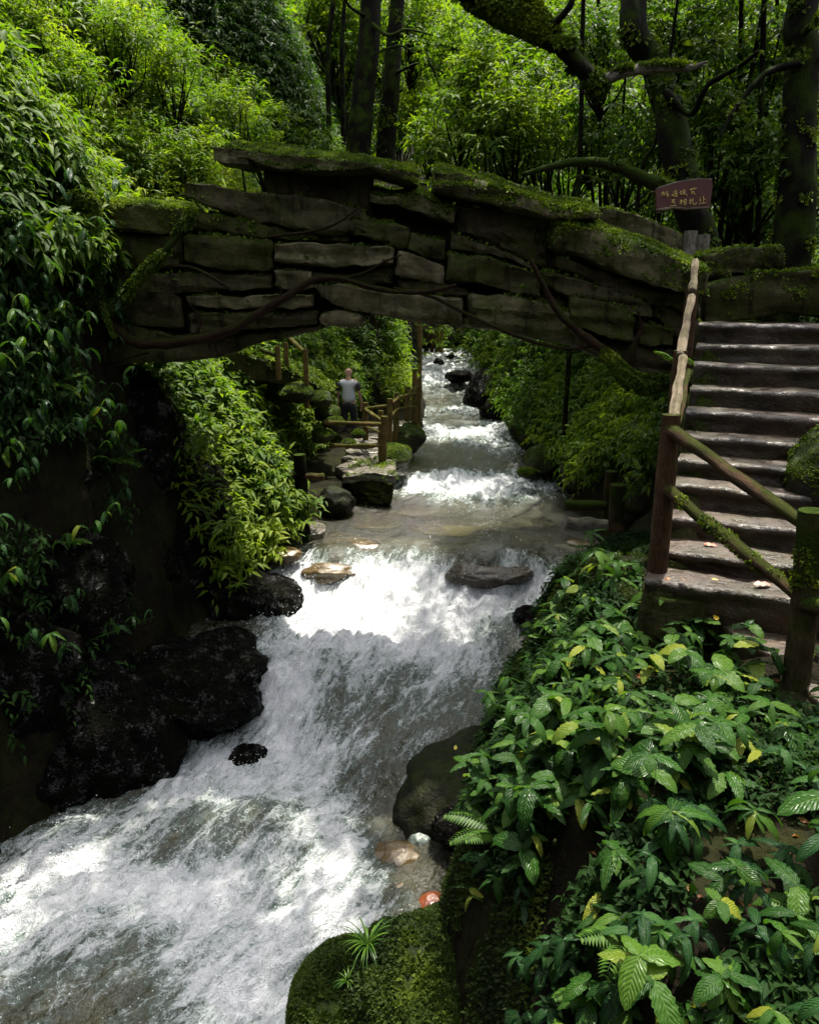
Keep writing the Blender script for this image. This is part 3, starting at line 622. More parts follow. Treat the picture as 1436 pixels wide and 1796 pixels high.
# ------------------------------------------------------------------ stone bridge
def bY(px): return 8.7 - (px - 160) / 1080.0 * 1.0
def slab_np(top, bot, dY=0., thick=.7, yfun=bY, seed=0, n=16, rough=.03, rnd=.045, rise=0.):
    """irregular slab: traced upper and lower edge of its face, real thickness behind -> V,F"""
    top = np.array(top, float); bot = np.array(bot, float)
    xs0, xs1 = min(top[0, 0], bot[0, 0]), max(top[-1, 0], bot[-1, 0])
    t = np.linspace(0, 1, n); t = .5 - .5 * np.cos(np.pi * t) * (1 - .35 * np.sin(np.pi * t))
    tx = top[0, 0] + (top[-1, 0] - top[0, 0]) * t; bx = bot[0, 0] + (bot[-1, 0] - bot[0, 0]) * t
    ty = np.interp(tx, top[:, 0], top[:, 1]); by = np.interp(bx, bot[:, 0], bot[:, 1])
    # cross section: face (6), underside (4), back (3), top (5)
    A, Bm = [], []
    ring = []
    for f in (0, .06, .16, .27, .38, .49, .6, .71, .82, .93, 1): ring.append((f, 0.))
    for g in (.25, .5, .75): ring.append((1, g))
    for f in (1, .6, .3, 0): ring.append((f, 1.))
    for g in (.75, .5, .25, .1): ring.append((0, g))
    ring = np.array(ring); V = []
    for k in range(n):
        Y = yfun((tx[k] + bx[k]) / 2) + dY
        pt, pb = np.array(atY(tx[k], ty[k], Y)), np.array(atY(bx[k], by[k], Y))
        hgt = np.linalg.norm(pt - pb)
        e = min(t[k], 1 - t[k]) * np.hypot(tx[-1] - tx[0], 1) / 1331 * 8
        inset = rnd * .7 * max(0, 1 - e / (rnd * .8)) ** 2
        for f, g in ring:
            q = pt + (pb - pt) * f
            bulge = -.12 * rnd * math.sin(math.pi * min(max(f, 0), 1))
            corner = rnd * .3 * (1 if f in (0, 1) and g == 0 else 0)
            y = q[1] + g * thick + (bulge + corner + inset if g == 0 else 0) - (inset if g == 1 else 0)
            zz = q[2] + (inset * .5 * (1 if f == 1 else -1 if f == 0 else 0))
            if rise: zz += (g * rise - rise * .7) * (1 - f)
            V.append((q[0], y, zz))
    V = np.array(V); m_ = len(ring)
    V = np.array(V)
    nz = np.stack([fbm(V * 3.2 + seed * 5.1 + o, 4, seed + 7) for o in (0, 31, 57)], 1)
    n2 = np.stack([fbm(V * 11 + seed * 3.3 + o, 3, seed + 11) for o in (0, 31, 57)], 1)
    V = V + nz * rough * np.array([1.2, 3.2, 2.2]) + n2 * rough * 1.3
    bed = vn(np.stack([V[:, 0] * .9 + seed * 3, V[:, 1] * 0 + seed, V[:, 2] * 15 + V[:, 0] * 1.1], 1), seed + 3)
    V[:, 1] += (bed - .5) * min(.06, thick * .1) * np.tile(ring[:, 1] == 0, n)
    chip = np.floor(vn(V * np.array([2.6, 1, 5]) + seed, seed + 5) * 4) / 4
    V[:, 1] += chip * .05 * np.tile(ring[:, 1] == 0, n)
    i = np.arange(n - 1)[:, None]; j = np.arange(m_)[None]
    F4 = np.stack([i * m_ + j, i * m_ + (j + 1) % m_, (i + 1) * m_ + (j + 1) % m_, (i + 1) * m_ + j], -1).reshape(-1, 4)[:, ::-1]
    c0, c1 = V[:m_].mean(0), V[-m_:].mean(0); nn = len(V); V = np.concatenate([V, [c0, c1]])
    F3 = [[nn, (k + 1) % m_, k] for k in range(m_)] + [[nn + 1, (n - 1) * m_ + k, (n - 1) * m_ + (k + 1) % m_] for k in range(m_)]
    F3 = np.array(F3)[:, ::-1]; c = V.mean(0)
    vol = lambda T: np.einsum('ij,ij->', T[:, 0] - c, np.cross(T[:, 1] - c, T[:, 2] - c))
    if vol(V[F4[:, [0, 1, 2]]]) + vol(V[F4[:, [0, 2, 3]]]) < 0: F4 = F4[:, ::-1]
    if vol(V[F3]) < 0: F3 = F3[:, ::-1]
    return V, F4, F3
def slab(name, parent, top, bot, mat, **k):
    V, F4, F3 = slab_np(top, bot, **k)
    o = obj(name, npmesh(name, V, [F4, F3], M[mat], True)); local(o, V.mean(0)); o.parent = parent
    md = o.modifiers.new('edge', 'EDGE_SPLIT'); md.split_angle = R(38)
    return o
bridge = empty('stone_bridge', (0, 0, 0))
tag(bridge, 'arched footbridge of stacked mossy stone slabs spanning the stream', 'bridge')
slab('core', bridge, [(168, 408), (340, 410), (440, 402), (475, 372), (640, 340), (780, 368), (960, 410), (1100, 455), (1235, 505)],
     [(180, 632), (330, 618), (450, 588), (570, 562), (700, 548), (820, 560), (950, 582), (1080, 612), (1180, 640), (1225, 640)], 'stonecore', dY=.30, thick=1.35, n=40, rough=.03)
ST = [
 # top edge, bottom edge, material, depth offset, thickness
 ([(393, 237), (480, 247), (560, 256), (650, 267), (734, 287)], [(396, 270), (470, 294), (560, 303), (650, 299), (700, 314), (732, 325)], 'cap', -.06, .62),
 ([(372, 259), (425, 262)], [(374, 282), (440, 293)], 'cap', -.02, .5),
 ([(462, 298), (560, 300), (652, 300)], [(470, 352), (560, 372), (652, 384)], 'stone', .26, .5),
 ([(322, 321), (370, 325), (420, 335), (465, 341), (540, 347), (640, 362)], [(324, 344), (370, 362), (440, 385), (510, 402), (560, 410), (648, 412)], 'stone', .02, .6),
 ([(648, 316), (700, 325), (735, 318), (760, 335), (800, 352)], [(645, 352), (700, 362), (760, 386), (796, 394)], 'cap', .03, .7),
 ([(764, 277), (800, 284), (850, 297), (920, 319), (990, 341), (1061, 352)], [(762, 331), (820, 346), (880, 360), (950, 376), (1010, 386), (1060, 380)], 'cap', -.05, .62),
 ([(800, 352), (880, 372), (962, 392)], [(802, 404), (880, 434), (958, 468)], 'stone', .2, .6),
 ([(972, 369), (1010, 370), (1060, 385), (1120, 405), (1180, 430), (1248, 455)], [(970, 438), (1020, 452), (1080, 476), (1140, 497), (1210, 514), (1244, 520)], 'cap', -.08, .6),
 ([(165, 345), (210, 340), (260, 345), (326, 353)], [(170, 394), (220, 402), (280, 410), (330, 402)], 'stonemoss', .0, .8),
 ([(322, 366), (400, 374), (470, 396), (560, 410)], [(324, 404), (400, 408), (470, 416), (556, 424)], 'stonemoss', .05, .7),
 ([(170, 408), (250, 412), (318, 404)], [(175, 466), (250, 472), (318, 462)], 'stonemoss', .08, .7),
 ([(322, 412), (400, 413), (476, 422)], [(322, 460), (400, 473), (478, 474)], 'stonemoss', -.02, .7),
 ([(478, 430), (540, 423), (620, 429), (692, 433)], [(481, 460), (540, 467), (620, 469), (690, 463)], 'stonelight', -.06, .7),
 ([(480, 412), (560, 412), (612, 416)], [(482, 424), (560, 420), (612, 426)], 'stone', .08, .6),
 ([(616, 381), (680, 388), (718, 398)], [(616, 412), (680, 426), (716, 435)], 'stonemoss', -.02, .6),
 ([(254, 479), (340, 478), (478, 482)], [(258, 516), (340, 511), (478, 508)], 'stone', .04, .7),
 ([(482, 472), (520, 472), (546, 477)], [(482, 506), (520, 508), (546, 506)], 'stonelight', -.02, .6),
 ([(550, 477), (620, 478), (690, 470)], [(550, 496), (620, 498), (688, 501)], 'stone', .1, .6),
 ([(320, 521), (400, 519), (480, 517), (548, 515)], [(330, 540), (400, 542), (480, 542), (548, 540)], 'stonelight', -.04, .7),
 ([(552, 502), (600, 499), (640, 506), (720, 516), (812, 522)], [(566, 520), (590, 536), (630, 546), (700, 560), (811, 577)], 'stonelight', -.07, 1.2),
 ([(330, 549), (400, 547), (480, 547), (556, 543)], [(332, 584), (400, 582), (480, 576), (554, 566)], 'stone', .0, .9),
 ([(559, 549), (600, 547), (635, 552)], [(561, 570), (600, 575), (633, 574)], 'stonelight', -.05, .8),
 ([(196, 566), (330, 588), (430, 585), (560, 574)], [(186, 642), (300, 638), (380, 628), (450, 602), (562, 579)], 'stone', .12, 1.6),
 ([(172, 472), (230, 478), (318, 520)], [(178, 560), (250, 572), (322, 580)], 'stone', .1, .8),
 ([(718, 407), (760, 415), (783, 421)], [(715, 437), (760, 450), (781, 456)], 'stonemoss', -.03, .5),
 ([(784, 445), (840, 450), (900, 463), (946, 480)], [(784, 490), (840, 498), (900, 511), (948, 520)], 'stonemoss', -.04, .7),
 ([(790, 408), (860, 432), (944, 470)], [(790, 440), (860, 446), (944, 474)], 'stone', .06, .6),
 ([(695, 440), (740, 452), (780, 462)], [(695, 484), (740, 491), (778, 499)], 'stonelight', .0, .6),
 ([(660, 404), (715, 414)], [(662, 424), (714, 438)], 'stone', .07, .4),
 ([(696, 489), (760, 497), (820, 507)], [(700, 508), (760, 517), (820, 521)], 'stone', .05, .6),
 ([(822, 518), (880, 520), (950, 530), (1012, 546)], [(824, 577), (880, 582), (950, 598), (1010, 606)], 'cap', -.05, 1.2),
 ([(950, 474), (1010, 487), (1080, 507), (1148, 532)], [(952, 498), (1010, 524), (1080, 548), (1146, 557)], 'stone', .0, .7),
 ([(1000, 517), (1050, 528), (1090, 545), (1116, 561)], [(1000, 566), (1050, 584), (1090, 597), (1114, 604)], 'stonemoss', -.06, .7),
 ([(1120, 563), (1185, 582)], [(1120, 604), (1182, 610)], 'stonemoss', -.02, .7),
 ([(1014, 592), (1080, 602), (1185, 614)], [(1022, 616), (1080, 634), (1130, 655), (1182, 664)], 'stone', .08, 1.4),
 ([(974, 444), (1060, 480), (1140, 503), (1232, 522)], [(974, 468), (1060, 502), (1140, 528), (1232, 562)], 'stone', .06, .7),
 ([(1150, 536), (1232, 566)], [(1150, 560), (1228, 640)], 'stone', .12, .7),
 ([(880, 498), (950, 520), (996, 528)], [(884, 518), (950, 528), (996, 540)], 'stone', .05, .5),
]
for k, (t_, b_, mt, dy, th) in enumerate(ST):
    slab('stone', bridge, t_, b_, mt, dY=dy, thick=th, seed=k + 1, n=max(12, int((t_[-1][0] - t_[0][0]) / 9)), rough=.04, rise=.16 if mt == 'cap' and k in (0, 4, 5, 7) else .1 if k == 8 else 0)
# far parapet and deck
def yfar(px): return bY(px) + 1.3
for k, (t_, b_) in enumerate([([(1058, 361), (1110, 373), (1170, 398), (1200, 412), (1224, 440)], [(1058, 430), (1110, 440), (1170, 460), (1224, 480)]),
                              ([(760, 300), (860, 315), (960, 350), (1050, 385)], [(760, 350), (860, 370), (960, 400), (1050, 425)]),
                              ([(480, 292), (600, 300), (750, 320)], [(480, 350), (600, 352), (750, 362)]),
                              ([(200, 385), (320, 380), (460, 362)], [(200, 440), (320, 430), (460, 400)])]):
    slab('stone', bridge, t_, b_, 'cap', dY=0, thick=.4, yfun=yfar, seed=60 + k, n=14)
# moss fringe on the slabs that see the sun
def moss_on(name, parent, objs, count, size=(.012, .03), zmin=.45, seed=0, mat='moss', keep=None, hang=0.):
    g = np.random.default_rng(seed + 500); P = []; N = []
    bpy.context.view_layer.update()
    for o in objs:
        me = o.data; me.calc_loop_triangles(); n = len(me.loop_triangles)
        tv = np.zeros(n * 3, np.int32); me.loop_triangles.foreach_get('vertices', tv); tv = tv.reshape(-1, 3)
        co = np.zeros(len(me.vertices) * 3, np.float32); me.vertices.foreach_get('co', co); co = co.reshape(-1, 3)
        mw = np.array(o.matrix_world); co = co @ mw[:3, :3].T + mw[:3, 3]
        T = co[tv]; cr = np.cross(T[:, 1] - T[:, 0], T[:, 2] - T[:, 0]); ar = np.linalg.norm(cr, axis=1); nn = cr / (ar[:, None] + 1e-12)
        c = T.mean(1); w = ar * (nn[:, 2] > zmin) * inview(c, 60)
        if w.sum() <= 0: continue
        P.append((T, nn, w))
    if not P: return None
    T = np.concatenate([p[0] for p in P]); nn = np.concatenate([p[1] for p in P]); w = np.concatenate([p[2] for p in P])
    k = g.choice(len(w), count, p=w / w.sum()); u = g.random((count, 2)); u = np.where((u.sum(1) > 1)[:, None], 1 - u, u)
    pts = T[k, 0] + (T[k, 1] - T[k, 0]) * u[:, :1] + (T[k, 2] - T[k, 0]) * u[:, 1:]; n = nn[k]
    msk = vn(pts * 3.5, 5 + seed) + .6 * vn(pts * 11, 6) > (.72 if keep is None else keep)
    pts, n = pts[msk], n[msk]; N_ = len(pts)
    s = g.uniform(*size, N_) * (.5 + vn(pts * 6, 8) * 1.2)
    ax = n + g.normal(0, .5, (N_, 3)); ax[:, 2] -= hang; ax /= np.linalg.norm(ax, axis=1)[:, None]
    tt = np.clip((vn(pts * 2.2, 9) * .7 + vn(pts * 9, 10) * .5 - .12) * .95 + g.normal(0, .12, N_), 0, 1)
    V, F_, tint = leaves_np(pts, ax, n, s * 1.5, s * .9, tt, g)
    o = obj(name, npmesh(name, V, F_, M[mat], True, tint), parent); o['kind'] = 'stuff'
    return o
def leaves_np(P, A, Nn, L, W, tint, g, fold=.22, curl=.18, six=False):
    """simple folded leaves: base, two sides, centre, tip (4 triangles each)"""
    N_ = len(P); A = A / (np.linalg.norm(A, axis=1)[:, None] + 1e-9)
    Sd = np.cross(A, Nn); Sd /= (np.linalg.norm(Sd, axis=1)[:, None] + 1e-9); U = np.cross(Sd, A)
    L = np.broadcast_to(L, (N_,))[:, None]; W = np.broadcast_to(W, (N_,))[:, None]
    c = P + A * L * .42 + U * L * .03
    V = np.stack([P, c + Sd * W * .5 + U * W * fold, c, c - Sd * W * .5 + U * W * fold, P + A * L - U * L * curl], 1).reshape(-1, 3)
    F_ = (np.array([[0, 1, 2], [0, 2, 3], [2, 1, 4], [3, 2, 4]])[None] + (np.arange(N_) * 5)[:, None, None]).reshape(-1, 3)
    return V, F_, np.repeat(tint, 5)
stones = [o for o in C.objects if o.parent == bridge and o.name.startswith('stone')]
moss_on('moss', bridge, stones, 42000, (.010, .026), .55, 1, keep=.62)
moss_on('moss', bridge, [stones[k] for k in (0, 4, 5, 7, 8, 9)], 26000, (.010, .024), .0, 3, keep=.95)
moss_on('moss', bridge, [stones[k] for k in (0, 5, 7, 8, 4)], 42000, (.009, .022), .3, 4, keep=.5)
# ------------------------------------------------------------------ roots and vines
def vine(name, px, Y, rad, mat, label, cat, seed=0, seg=8, n=None, kids=(), moss=0):
    P = [tuple(atY(a, b, (Y(a) if callable(Y) else Y) + (w[0] if w else 0))) for a, b, *w in px]
    o = tube(name, P, rad, M[mat], n=n or 8 * len(P), seg=seg, rough=.35, seed=seed); tag(o, label, cat)
    for kk, (kp, kr) in enumerate(kids):
        Q = [tuple(atY(a, b, (Y(a) if callable(Y) else Y) + (w[0] if w else 0))) for a, b, *w in kp]
        tube('side_root' if cat == 'root' else 'side_branch', Q, kr, M[mat], o, n=8 * len(Q), seg=7, rough=.3, seed=seed + kk + 1)
    if moss: moss_on('moss', o, [o], moss, (.012, .035), -1, seed, keep=.5, hang=.6)
    return o
bpy.context.view_layer.update()
yb = lambda a: bY(a) - .13
vine('tree_root', [(188, 548), (212, 584), (242, 602), (300, 602), (360, 592), (412, 576), (452, 551), (500, 522), (545, 493), (572, 488), (604, 490), (650, 504), (700, 512), (750, 512), (800, 500)], yb,
     [.055, .06, .055, .05, .045, .04, .035, .03, .026, .022, .02], 'root', 'long red brown root snaking across the face of the stone bridge', 'root', 1,
     kids=[([(600, 490), (640, 478), (672, 460), (704, 447)], [.02, .014, .008]), ([(345, 592), (352, 560), (338, 540)], [.02, .014, .008]), ([(486, 530), (494, 516), (490, 500)], [.018, .01])], moss=0)
vine('mossy_vine', [(150, 520), (176, 546), (205, 532), (228, 506), (252, 478), (290, 440), (322, 398), (340, 366)], lambda a: bY(a) - .2, [.03, .045, .04, .038, .036, .036, .03, .024], 'mossbark',
     'thick moss covered vine hanging in a loop over the left end of the bridge', 'vine', 2, moss=7000)
vine('hanging_vine', [(112, 362), (140, 346), (160, 352), (168, 372), (166, 420), (170, 480), (182, 545), (200, 590)], lambda a: bY(a) - .32, [.03, .05, .055, .04, .022, .018, .012, .008], 'mossbark',
     'upright mossy vine dropping from the far left top of the bridge', 'vine', 3, moss=9000)
vine('mossy_root', [(930, 455), (950, 495), (968, 530), (995, 565), (1035, 598), (1068, 625), (1095, 656), (1130, 676), (1180, 672)], yb, [.02, .03, .034, .038, .045, .052, .06, .06, .05], 'root',
     'forked root with bright moss under the right end of the bridge', 'root', 4, kids=[([(1118, 545), (1124, 575), (1112, 605), (1106, 660)], [.008, .016, .024, .04])], moss=0)
mr = vine('moss_clump', [(1058, 618), (1095, 654), (1128, 673), (1178, 668)], lambda a: bY(a) - .15, [.03, .058, .066, .05], 'mossbark', 'cushion of bright green moss on the bend of the right hand root', 'moss', 5, moss=9000)
vine('thin_root', [(690, 505), (760, 522), (820, 552), (870, 574), (930, 598), (1000, 612), (1045, 606)], yb, [.012, .018, .02, .02, .018, .014], 'root', 'thin dark root running along the lower edge of the arch', 'root', 6)
vine('thin_root', [(455, 418), (500, 412), (545, 406), (590, 392), (628, 365)], yb, [.012, .016, .016, .012, .008], 'root', 'thin dark root below the long upper slab left of centre', 'root', 7)
vine('thin_root', [(283, 470), (330, 468), (372, 486), (410, 512)], yb, [.01, .018, .02, .012], 'root', 'short dark root over the left middle stones', 'root', 8)
vine('thin_root', [(120, 662), (200, 636), (262, 618)], yb, [.012, .016, .01], 'root', 'faint root at the lower left foot of the bridge', 'root', 9)

# ------------------------------------------------------------------ staircase
stairs = empty('stone_staircase', tuple(SO)); tag(stairs, 'wet stone staircase climbing from the path to the bridge top', 'stairs')
NZ = [(1130, 1018), (1152, 963), (1168, 905), (1180, 850), (1188, 806), (1196, 765), (1202, 720), (1210, 680), (1216, 638), (1220, 604), (1224, 567)]
def stair_step(k, front, zt, width, depth, hgt, x0=0., seed=0, over=.02):
    """one step: rough nosing, uneven tread"""
    nx, ny = 46, 12
    xs = np.linspace(x0, x0 + width, nx); ys = np.array([.0, .012, .035, .07, .11, .15, .2, .25, .3, .35, .4, 1.]) * depth / .4
    ys[-1] = depth
    X, Y = np.meshgrid(xs, ys)
    Zt = np.zeros_like(X)
    wx = SO.x + SR.x * X + SH.x * (front + Y); wyy = SO.y + SR.y * X + SH.y * (front + Y)
    nf = fbm(P3(wx * 2.6, wyy * 2.6, k * 3.7), 4, 3 + seed); nf2 = fbm(P3(wx * 9, wyy * 9, k * 3.7), 4, 5 + seed)
    Zt = zt + nf * .05 + nf2 * .022 - np.where(Y < .012, .022, 0) - np.where(Y < .004, .02, 0)
    edge = fbm(P3(xs * 3.3, k * 5.3 + 0 * xs, 0), 4, 8) * .13 + fbm(P3(xs * 14, k * 5.3 + 0 * xs, 0), 3, 9) * .035
    Yf = Y + edge[None] * np.clip(1 - Y / .3, 0, 1)
    rows = [(xs, Yf[r], Zt[r]) for r in range(ny)]
    # riser rows below the nosing
    for q in (.15, .4, .7, 1.05):
        rec = over + .03 * q + fbm(P3(xs * 3.1, k * 2.2 + q * 1.6, 0), 4, 12) * .09 + edge * .6
        rows.insert(0, (xs, rec + .0 * xs, zt - .04 - hgt * q + 0 * xs))
    V = []
    for a, b, c in rows:
        for i in range(nx): V.append(SR * a[i] + SH * (front + b[i]) + Vector((0, 0, c[i])))
    V = np.array([tuple(v) for v in V]); n = len(rows)
    F4 = gridF(n, nx)
    return V, F4
PK = [atY(a, b, 4.95 + .285 * k) for k, (a, b) in enumerate(NZ)]
FR = [(p - SO).dot(SH) for p in PK]; X0 = [(p - SO).dot(SR) for p in PK]; ZT = [p.z for p in PK]
for k in range(11):
    d_ = (FR[k + 1] - FR[k] + .16) if k < 10 else 1.0
    hg = (ZT[k] - ZT[k - 1] + .05) if k else .22
    x0 = X0[k]
    V, F4 = stair_step(k, FR[k], ZT[k], 1.95, d_, hg, x0, seed=k)
    o = obj('step', npmesh('step', V, F4, M['step'])); o.parent = stairs
# side wall of the staircase, under the left ends of the steps
for k in range(10):
    V = []; n1 = 5
    a0, a1 = FR[k] + .03, FR[k + 1] + .05
    V, F_ = ICO[3]; V = np.clip(V * 1.5, -1, 1); V = V * np.array([.16, (a1 - a0) / 2 + .03, .0]) + 0
    V, F_ = ICO[3]; V = np.clip(V * 1.45, -1, 1)
    zb, zt = -2.55 if k < 4 else -2.4, ZT[k] - .035
    Vl = np.stack([V[:, 0] * .14, V[:, 1] * ((a1 - a0) / 2 + .02), V[:, 2] * (zt - zb) / 2], 1)
    Vl = Vl + fbm(Vl * 5 + k, 4, k)[:, None] * .09
    ctr = SO + SH * ((a0 + a1) / 2) + SR * (.12 + X0[k]) + Vector((0, 0, (zt + zb) / 2 - .03))
    W3 = np.array([SR[:], SH[:], (0, 0, 1)]); Vw = Vl @ W3
    o = obj('side_stone', npmesh('side_stone', Vw, F_, M['stonemoss'])); o.location = ctr - SO; o.parent = stairs
# landing block and path slabs in front
def flagstone(px_pts, z, mat, label=None, name='flagstone', thick=.12, seed=0, parent=None, cat='stone'):
    P = [atZ(a, b, z) for a, b in px_pts]; c = sum(P, Vector()) / len(P); n = len(P)
    ring = smooth_path([tuple(p) for p in P + [P[0]]], 40)[:-1]; rings = []
    for s, dz in ((1., -thick), (1.01, -.03), (1., -.008), (.97, .0), (.8, .004), (.55, 0), (.25, 0)):
        rings.append(np.array(c) + (ring - np.array(c)) * s + np.array([0, 0, dz]))
    V = np.concatenate(rings); V[:, 2] += fbm(V * np.array([5, 5, 0]) + seed, 4, seed) * .05; V[:, :2] += np.stack([fbm(V * 8 + o_, 3, seed) for o_ in (0, 40)], 1) * .03
    m_ = 39; i = np.arange(6)[:, None]; j = np.arange(m_)[None]
    F4 = np.stack([i * m_ + j, i * m_ + (j + 1) % m_, (i + 1) * m_ + (j + 1) % m_, (i + 1) * m_ + j], -1).reshape(-1, 4)
    V = np.concatenate([V, [np.array(c)]]); F3 = np.array([[6 * m_ + k, 6 * m_ + (k + 1) % m_, len(V) - 1] for k in range(m_)])
    o = obj(name, npmesh(name, V, [F4, F3], M[mat])); local(o, tuple(c)); 
    if parent: o.parent = parent; o.location = c - Vector(parent.location)
    if label: tag(o, label, cat)
    return o
flagstone([(1128, 1028), (1178, 1010), (1240, 1012), (1420, 1040), (1500, 1050), (1500, 1080), (1380, 1062), (1240, 1052), (1160, 1048)], -2.0, 'stonemoss', 'mossy block at the foot of the steps', 'landing_stone', .3, 1)
flagstone([(1228, 1070), (1300, 1052), (1420, 1068), (1560, 1080), (1560, 1290), (1436, 1230), (1385, 1170), (1300, 1120)], -2.17, 'step', 'wet curved landing slab below the lowest step', 'landing_slab', .2, 2)

# ------------------------------------------------------------------ log railing
def post(loc, h, r, mat, parent, seed, lean=(0, 0), seg=14, name='post', cap='logpale'):
    P = [(0, 0, -.25), (lean[0] * .3, lean[1] * .3, h * .3), (lean[0] * .7, lean[1] * .7, h * .7), (lean[0], lean[1], h)]
    V, F4, F3, U = tube_np(smooth_path(P, 14), np.full(14, r) * np.linspace(1.06, .97, 14), seg, .09, seed)
    V += 0
    # sawn rim
    o = obj(name, npmesh(name, V, [F4, np.array(F3)], M[mat], True, uv=U)); o.parent = parent; o.location = Vector(loc) - Vector(parent.location)
    md = o.modifiers.new('edge', 'EDGE_SPLIT'); md.split_angle = R(50)
    return o
def rail(a, b, r, mat, parent, seed, sag=0., name='rail'):
    a, b = Vector(a) - Vector(parent.location), Vector(b) - Vector(parent.location); g = np.random.default_rng(seed)
    P = [np.array(a.lerp(b, t)) + g.normal(0, r * .08, 3) for t in np.linspace(0, 1, 7)]; P[0] = np.array(a); P[-1] = np.array(b)
    V, F4, F3, U = tube_np(smooth_path(P, 24), r * (1 + .1 * np.sin(np.linspace(0, 9, 24) + seed)) * np.linspace(1.08, .92, 24), 12, .14, seed)
    o = obj(name, npmesh(name, V, [F4, np.array(F3)], M[mat], True, uv=U)); o.parent = parent
    return o
YA, YB, YC, YD, YE = 5.12, 4.0, 6.55, 7.35, 7.72
pa = atY(1152, 1000, YA); pb = atY(1398, 1190, YB)
fence = empty('log_railing', tuple(pa)); tag(fence, 'round log handrail with posts climbing beside the wet stone steps', 'railing')
def topof(px, py, Y): return atY(px, py, Y)
tA = topof(1177, 727, YA); tB = topof(1423, 895, YB); tC = topof(1193, 615, YC); tD = topof(1213, 507, YD)
post(pa, tA.z - pa.z, .066, 'log', fence, 1, (tA.x - pa.x, 0)); post(pb, tB.z - pb.z, .072, 'logmoss', fence, 2, (tB.x - pb.x, 0))
for q, Yq, sd in ((tC, YC, 3), (tD, YD, 4)):
    f = (Vector((q.x, q.y, 0)) - SO).dot(SH); zb = np.interp(f, FR, ZT) - .1
    post((q.x, q.y, zb), q.z - zb, .060, 'log', fence, sd)
rail(atY(1180, 737, YA), atY(1197, 628, YC - .08), .037, 'logpale', fence, 11)
rail(atY(1192, 625, YC - .06), atY(1212, 520, YD - .08), .036, 'logpale', fence, 12)
rail(atY(1213, 512, YD - .06), atY(1219, 458, YE), .034, 'logpale', fence, 13)
rail(atY(1186, 745, YA + .1), atY(1206, 652, YC + .06), .03, 'log', fence, 17)
rail(atY(1174, 752, YA - .02), atY(1412, 922, YB + .04), .042, 'log', fence, 14)
rail(atY(1166, 856, YA - .02), atY(1398, 1046, YB + .04), .042, 'log', fence, 15)
rail(atY(1420, 925, YB), atY(1600, 960, 3.6), .045, 'log', fence, 16)
rail(atY(1405, 1058, YB - .03), atY(1600, 1100, 3.6), .045, 'logmoss', fence, 18)
bpy.context.view_layer.update()
fp = [o for o in C.objects if o.parent == fence]
moss_on('moss', fence, [fp[1], fp[9]], 5000, (.008, .02), -1, 12, keep=.85)
m0 = [o for o in C.objects if o.parent == fence and o.name.startswith('moss')][0]; m0.location = -Vector(fence.location)

# walls at the stair top
def wallblock(name, top, bot, Y, label, mat='stonemoss', thick=.5, seed=0, cat='wall'):
    V, F4, F3 = slab_np(top, bot, 0, thick, (lambda a: Y(a)) if callable(Y) else (lambda a: Y), seed, 16, .03, .03)
    o = obj(name, npmesh(name, V, [F4, F3], M[mat])); local(o, V.mean(0)); tag(o, label, cat); return o
wl_ = empty('mossy_wall', tuple(atY(1340, 520, 8.4))); tag(wl_, 'two course mossy block wall behind the top of the steps', 'wall')
for k, (t_, b_, Y_) in enumerate([([(1236, 446), (1300, 434), (1376, 429)], [(1236, 494), (1290, 478), (1377, 474)], 8.35), ([(1236, 498), (1290, 484), (1376, 476), (1470, 470)], [(1240, 572), (1330, 562), (1380, 548), (1470, 560)], 8.25)]):
    V, F4, F3 = slab_np(t_, b_, 0, .5, lambda a, Y_=Y_: Y_, 40 + k, 18, .03, .03)
    o = obj('block', npmesh('block', V, [F4, F3], M['stonemoss'])); local(o, V.mean(0)); o.location = Vector(V.mean(0)) - Vector(wl_.location); o.parent = wl_
for k, (a, b, r) in enumerate([(1205, 405, .075), (1226, 412, .085)]):
    e = empty('stone_post', tuple(atY(a, 470, 9.0))); tag(e, ['pale cut stone bollard, left of the pair beside the tree root', 'pale cut stone bollard, right of the pair beside the tree root'][k], 'bollard')
    post(e.location, (atY(a, b, 9.0) - atY(a, 470, 9.0)).z, r, 'barkgrey', e, 70 + k, name='shaft')

# ------------------------------------------------------------------ sign
SY = 9.1
sg = empty('sign_board', tuple(atY(1199, 345, SY))); tag(sg, 'red brown wooden sign with two rows of yellow handwritten characters', 'sign')
def sp_(x, y, dy=0.): return atY(1120 + x / 7.978, 300 + y / 7.978, SY + dy) - Vector(sg.location)
out = [(235, 250), (300, 232), (480, 172), (620, 142), (800, 118), (900, 108), (1020, 116), (1030, 200), (1012, 350), (990, 505), (930, 522), (780, 520), (640, 515), (480, 530), (380, 560), (255, 592), (242, 430)]
bm = bmesh.new(); fv = [bm.verts.new(sp_(a, b)) for a, b in out]; bv = [bm.verts.new(sp_(a, b) + Vector((0, .04, 0))) for a, b in out]
bm.faces.new(fv); bm.faces.new(bv[::-1])
for i in range(len(out)): bm.faces.new([fv[i], bv[i], bv[(i + 1) % len(out)], fv[(i + 1) % len(out)]])
bmesh.ops.recalc_face_normals(bm, faces=bm.faces); me = bpy.data.meshes.new('board'); bm.to_mesh(me); bm.free()
M['signred'] = plain('sign_paint', (.085, .026, .02), .5, .3, 12); me.materials.append(M['signred']); obj('board', me, sg)
M['signyellow'] = plain('sign_lettering', (.55, .40, .12), .5, .1)
tube('lower_edge', [tuple(sp_(a, b, -.004)) for a, b in [(245, 545), (380, 532), (480, 512), (640, 530), (800, 520), (985, 512)]], [.012, .022, .012, .016, .012, .01], M['logpale'], sg, 24)
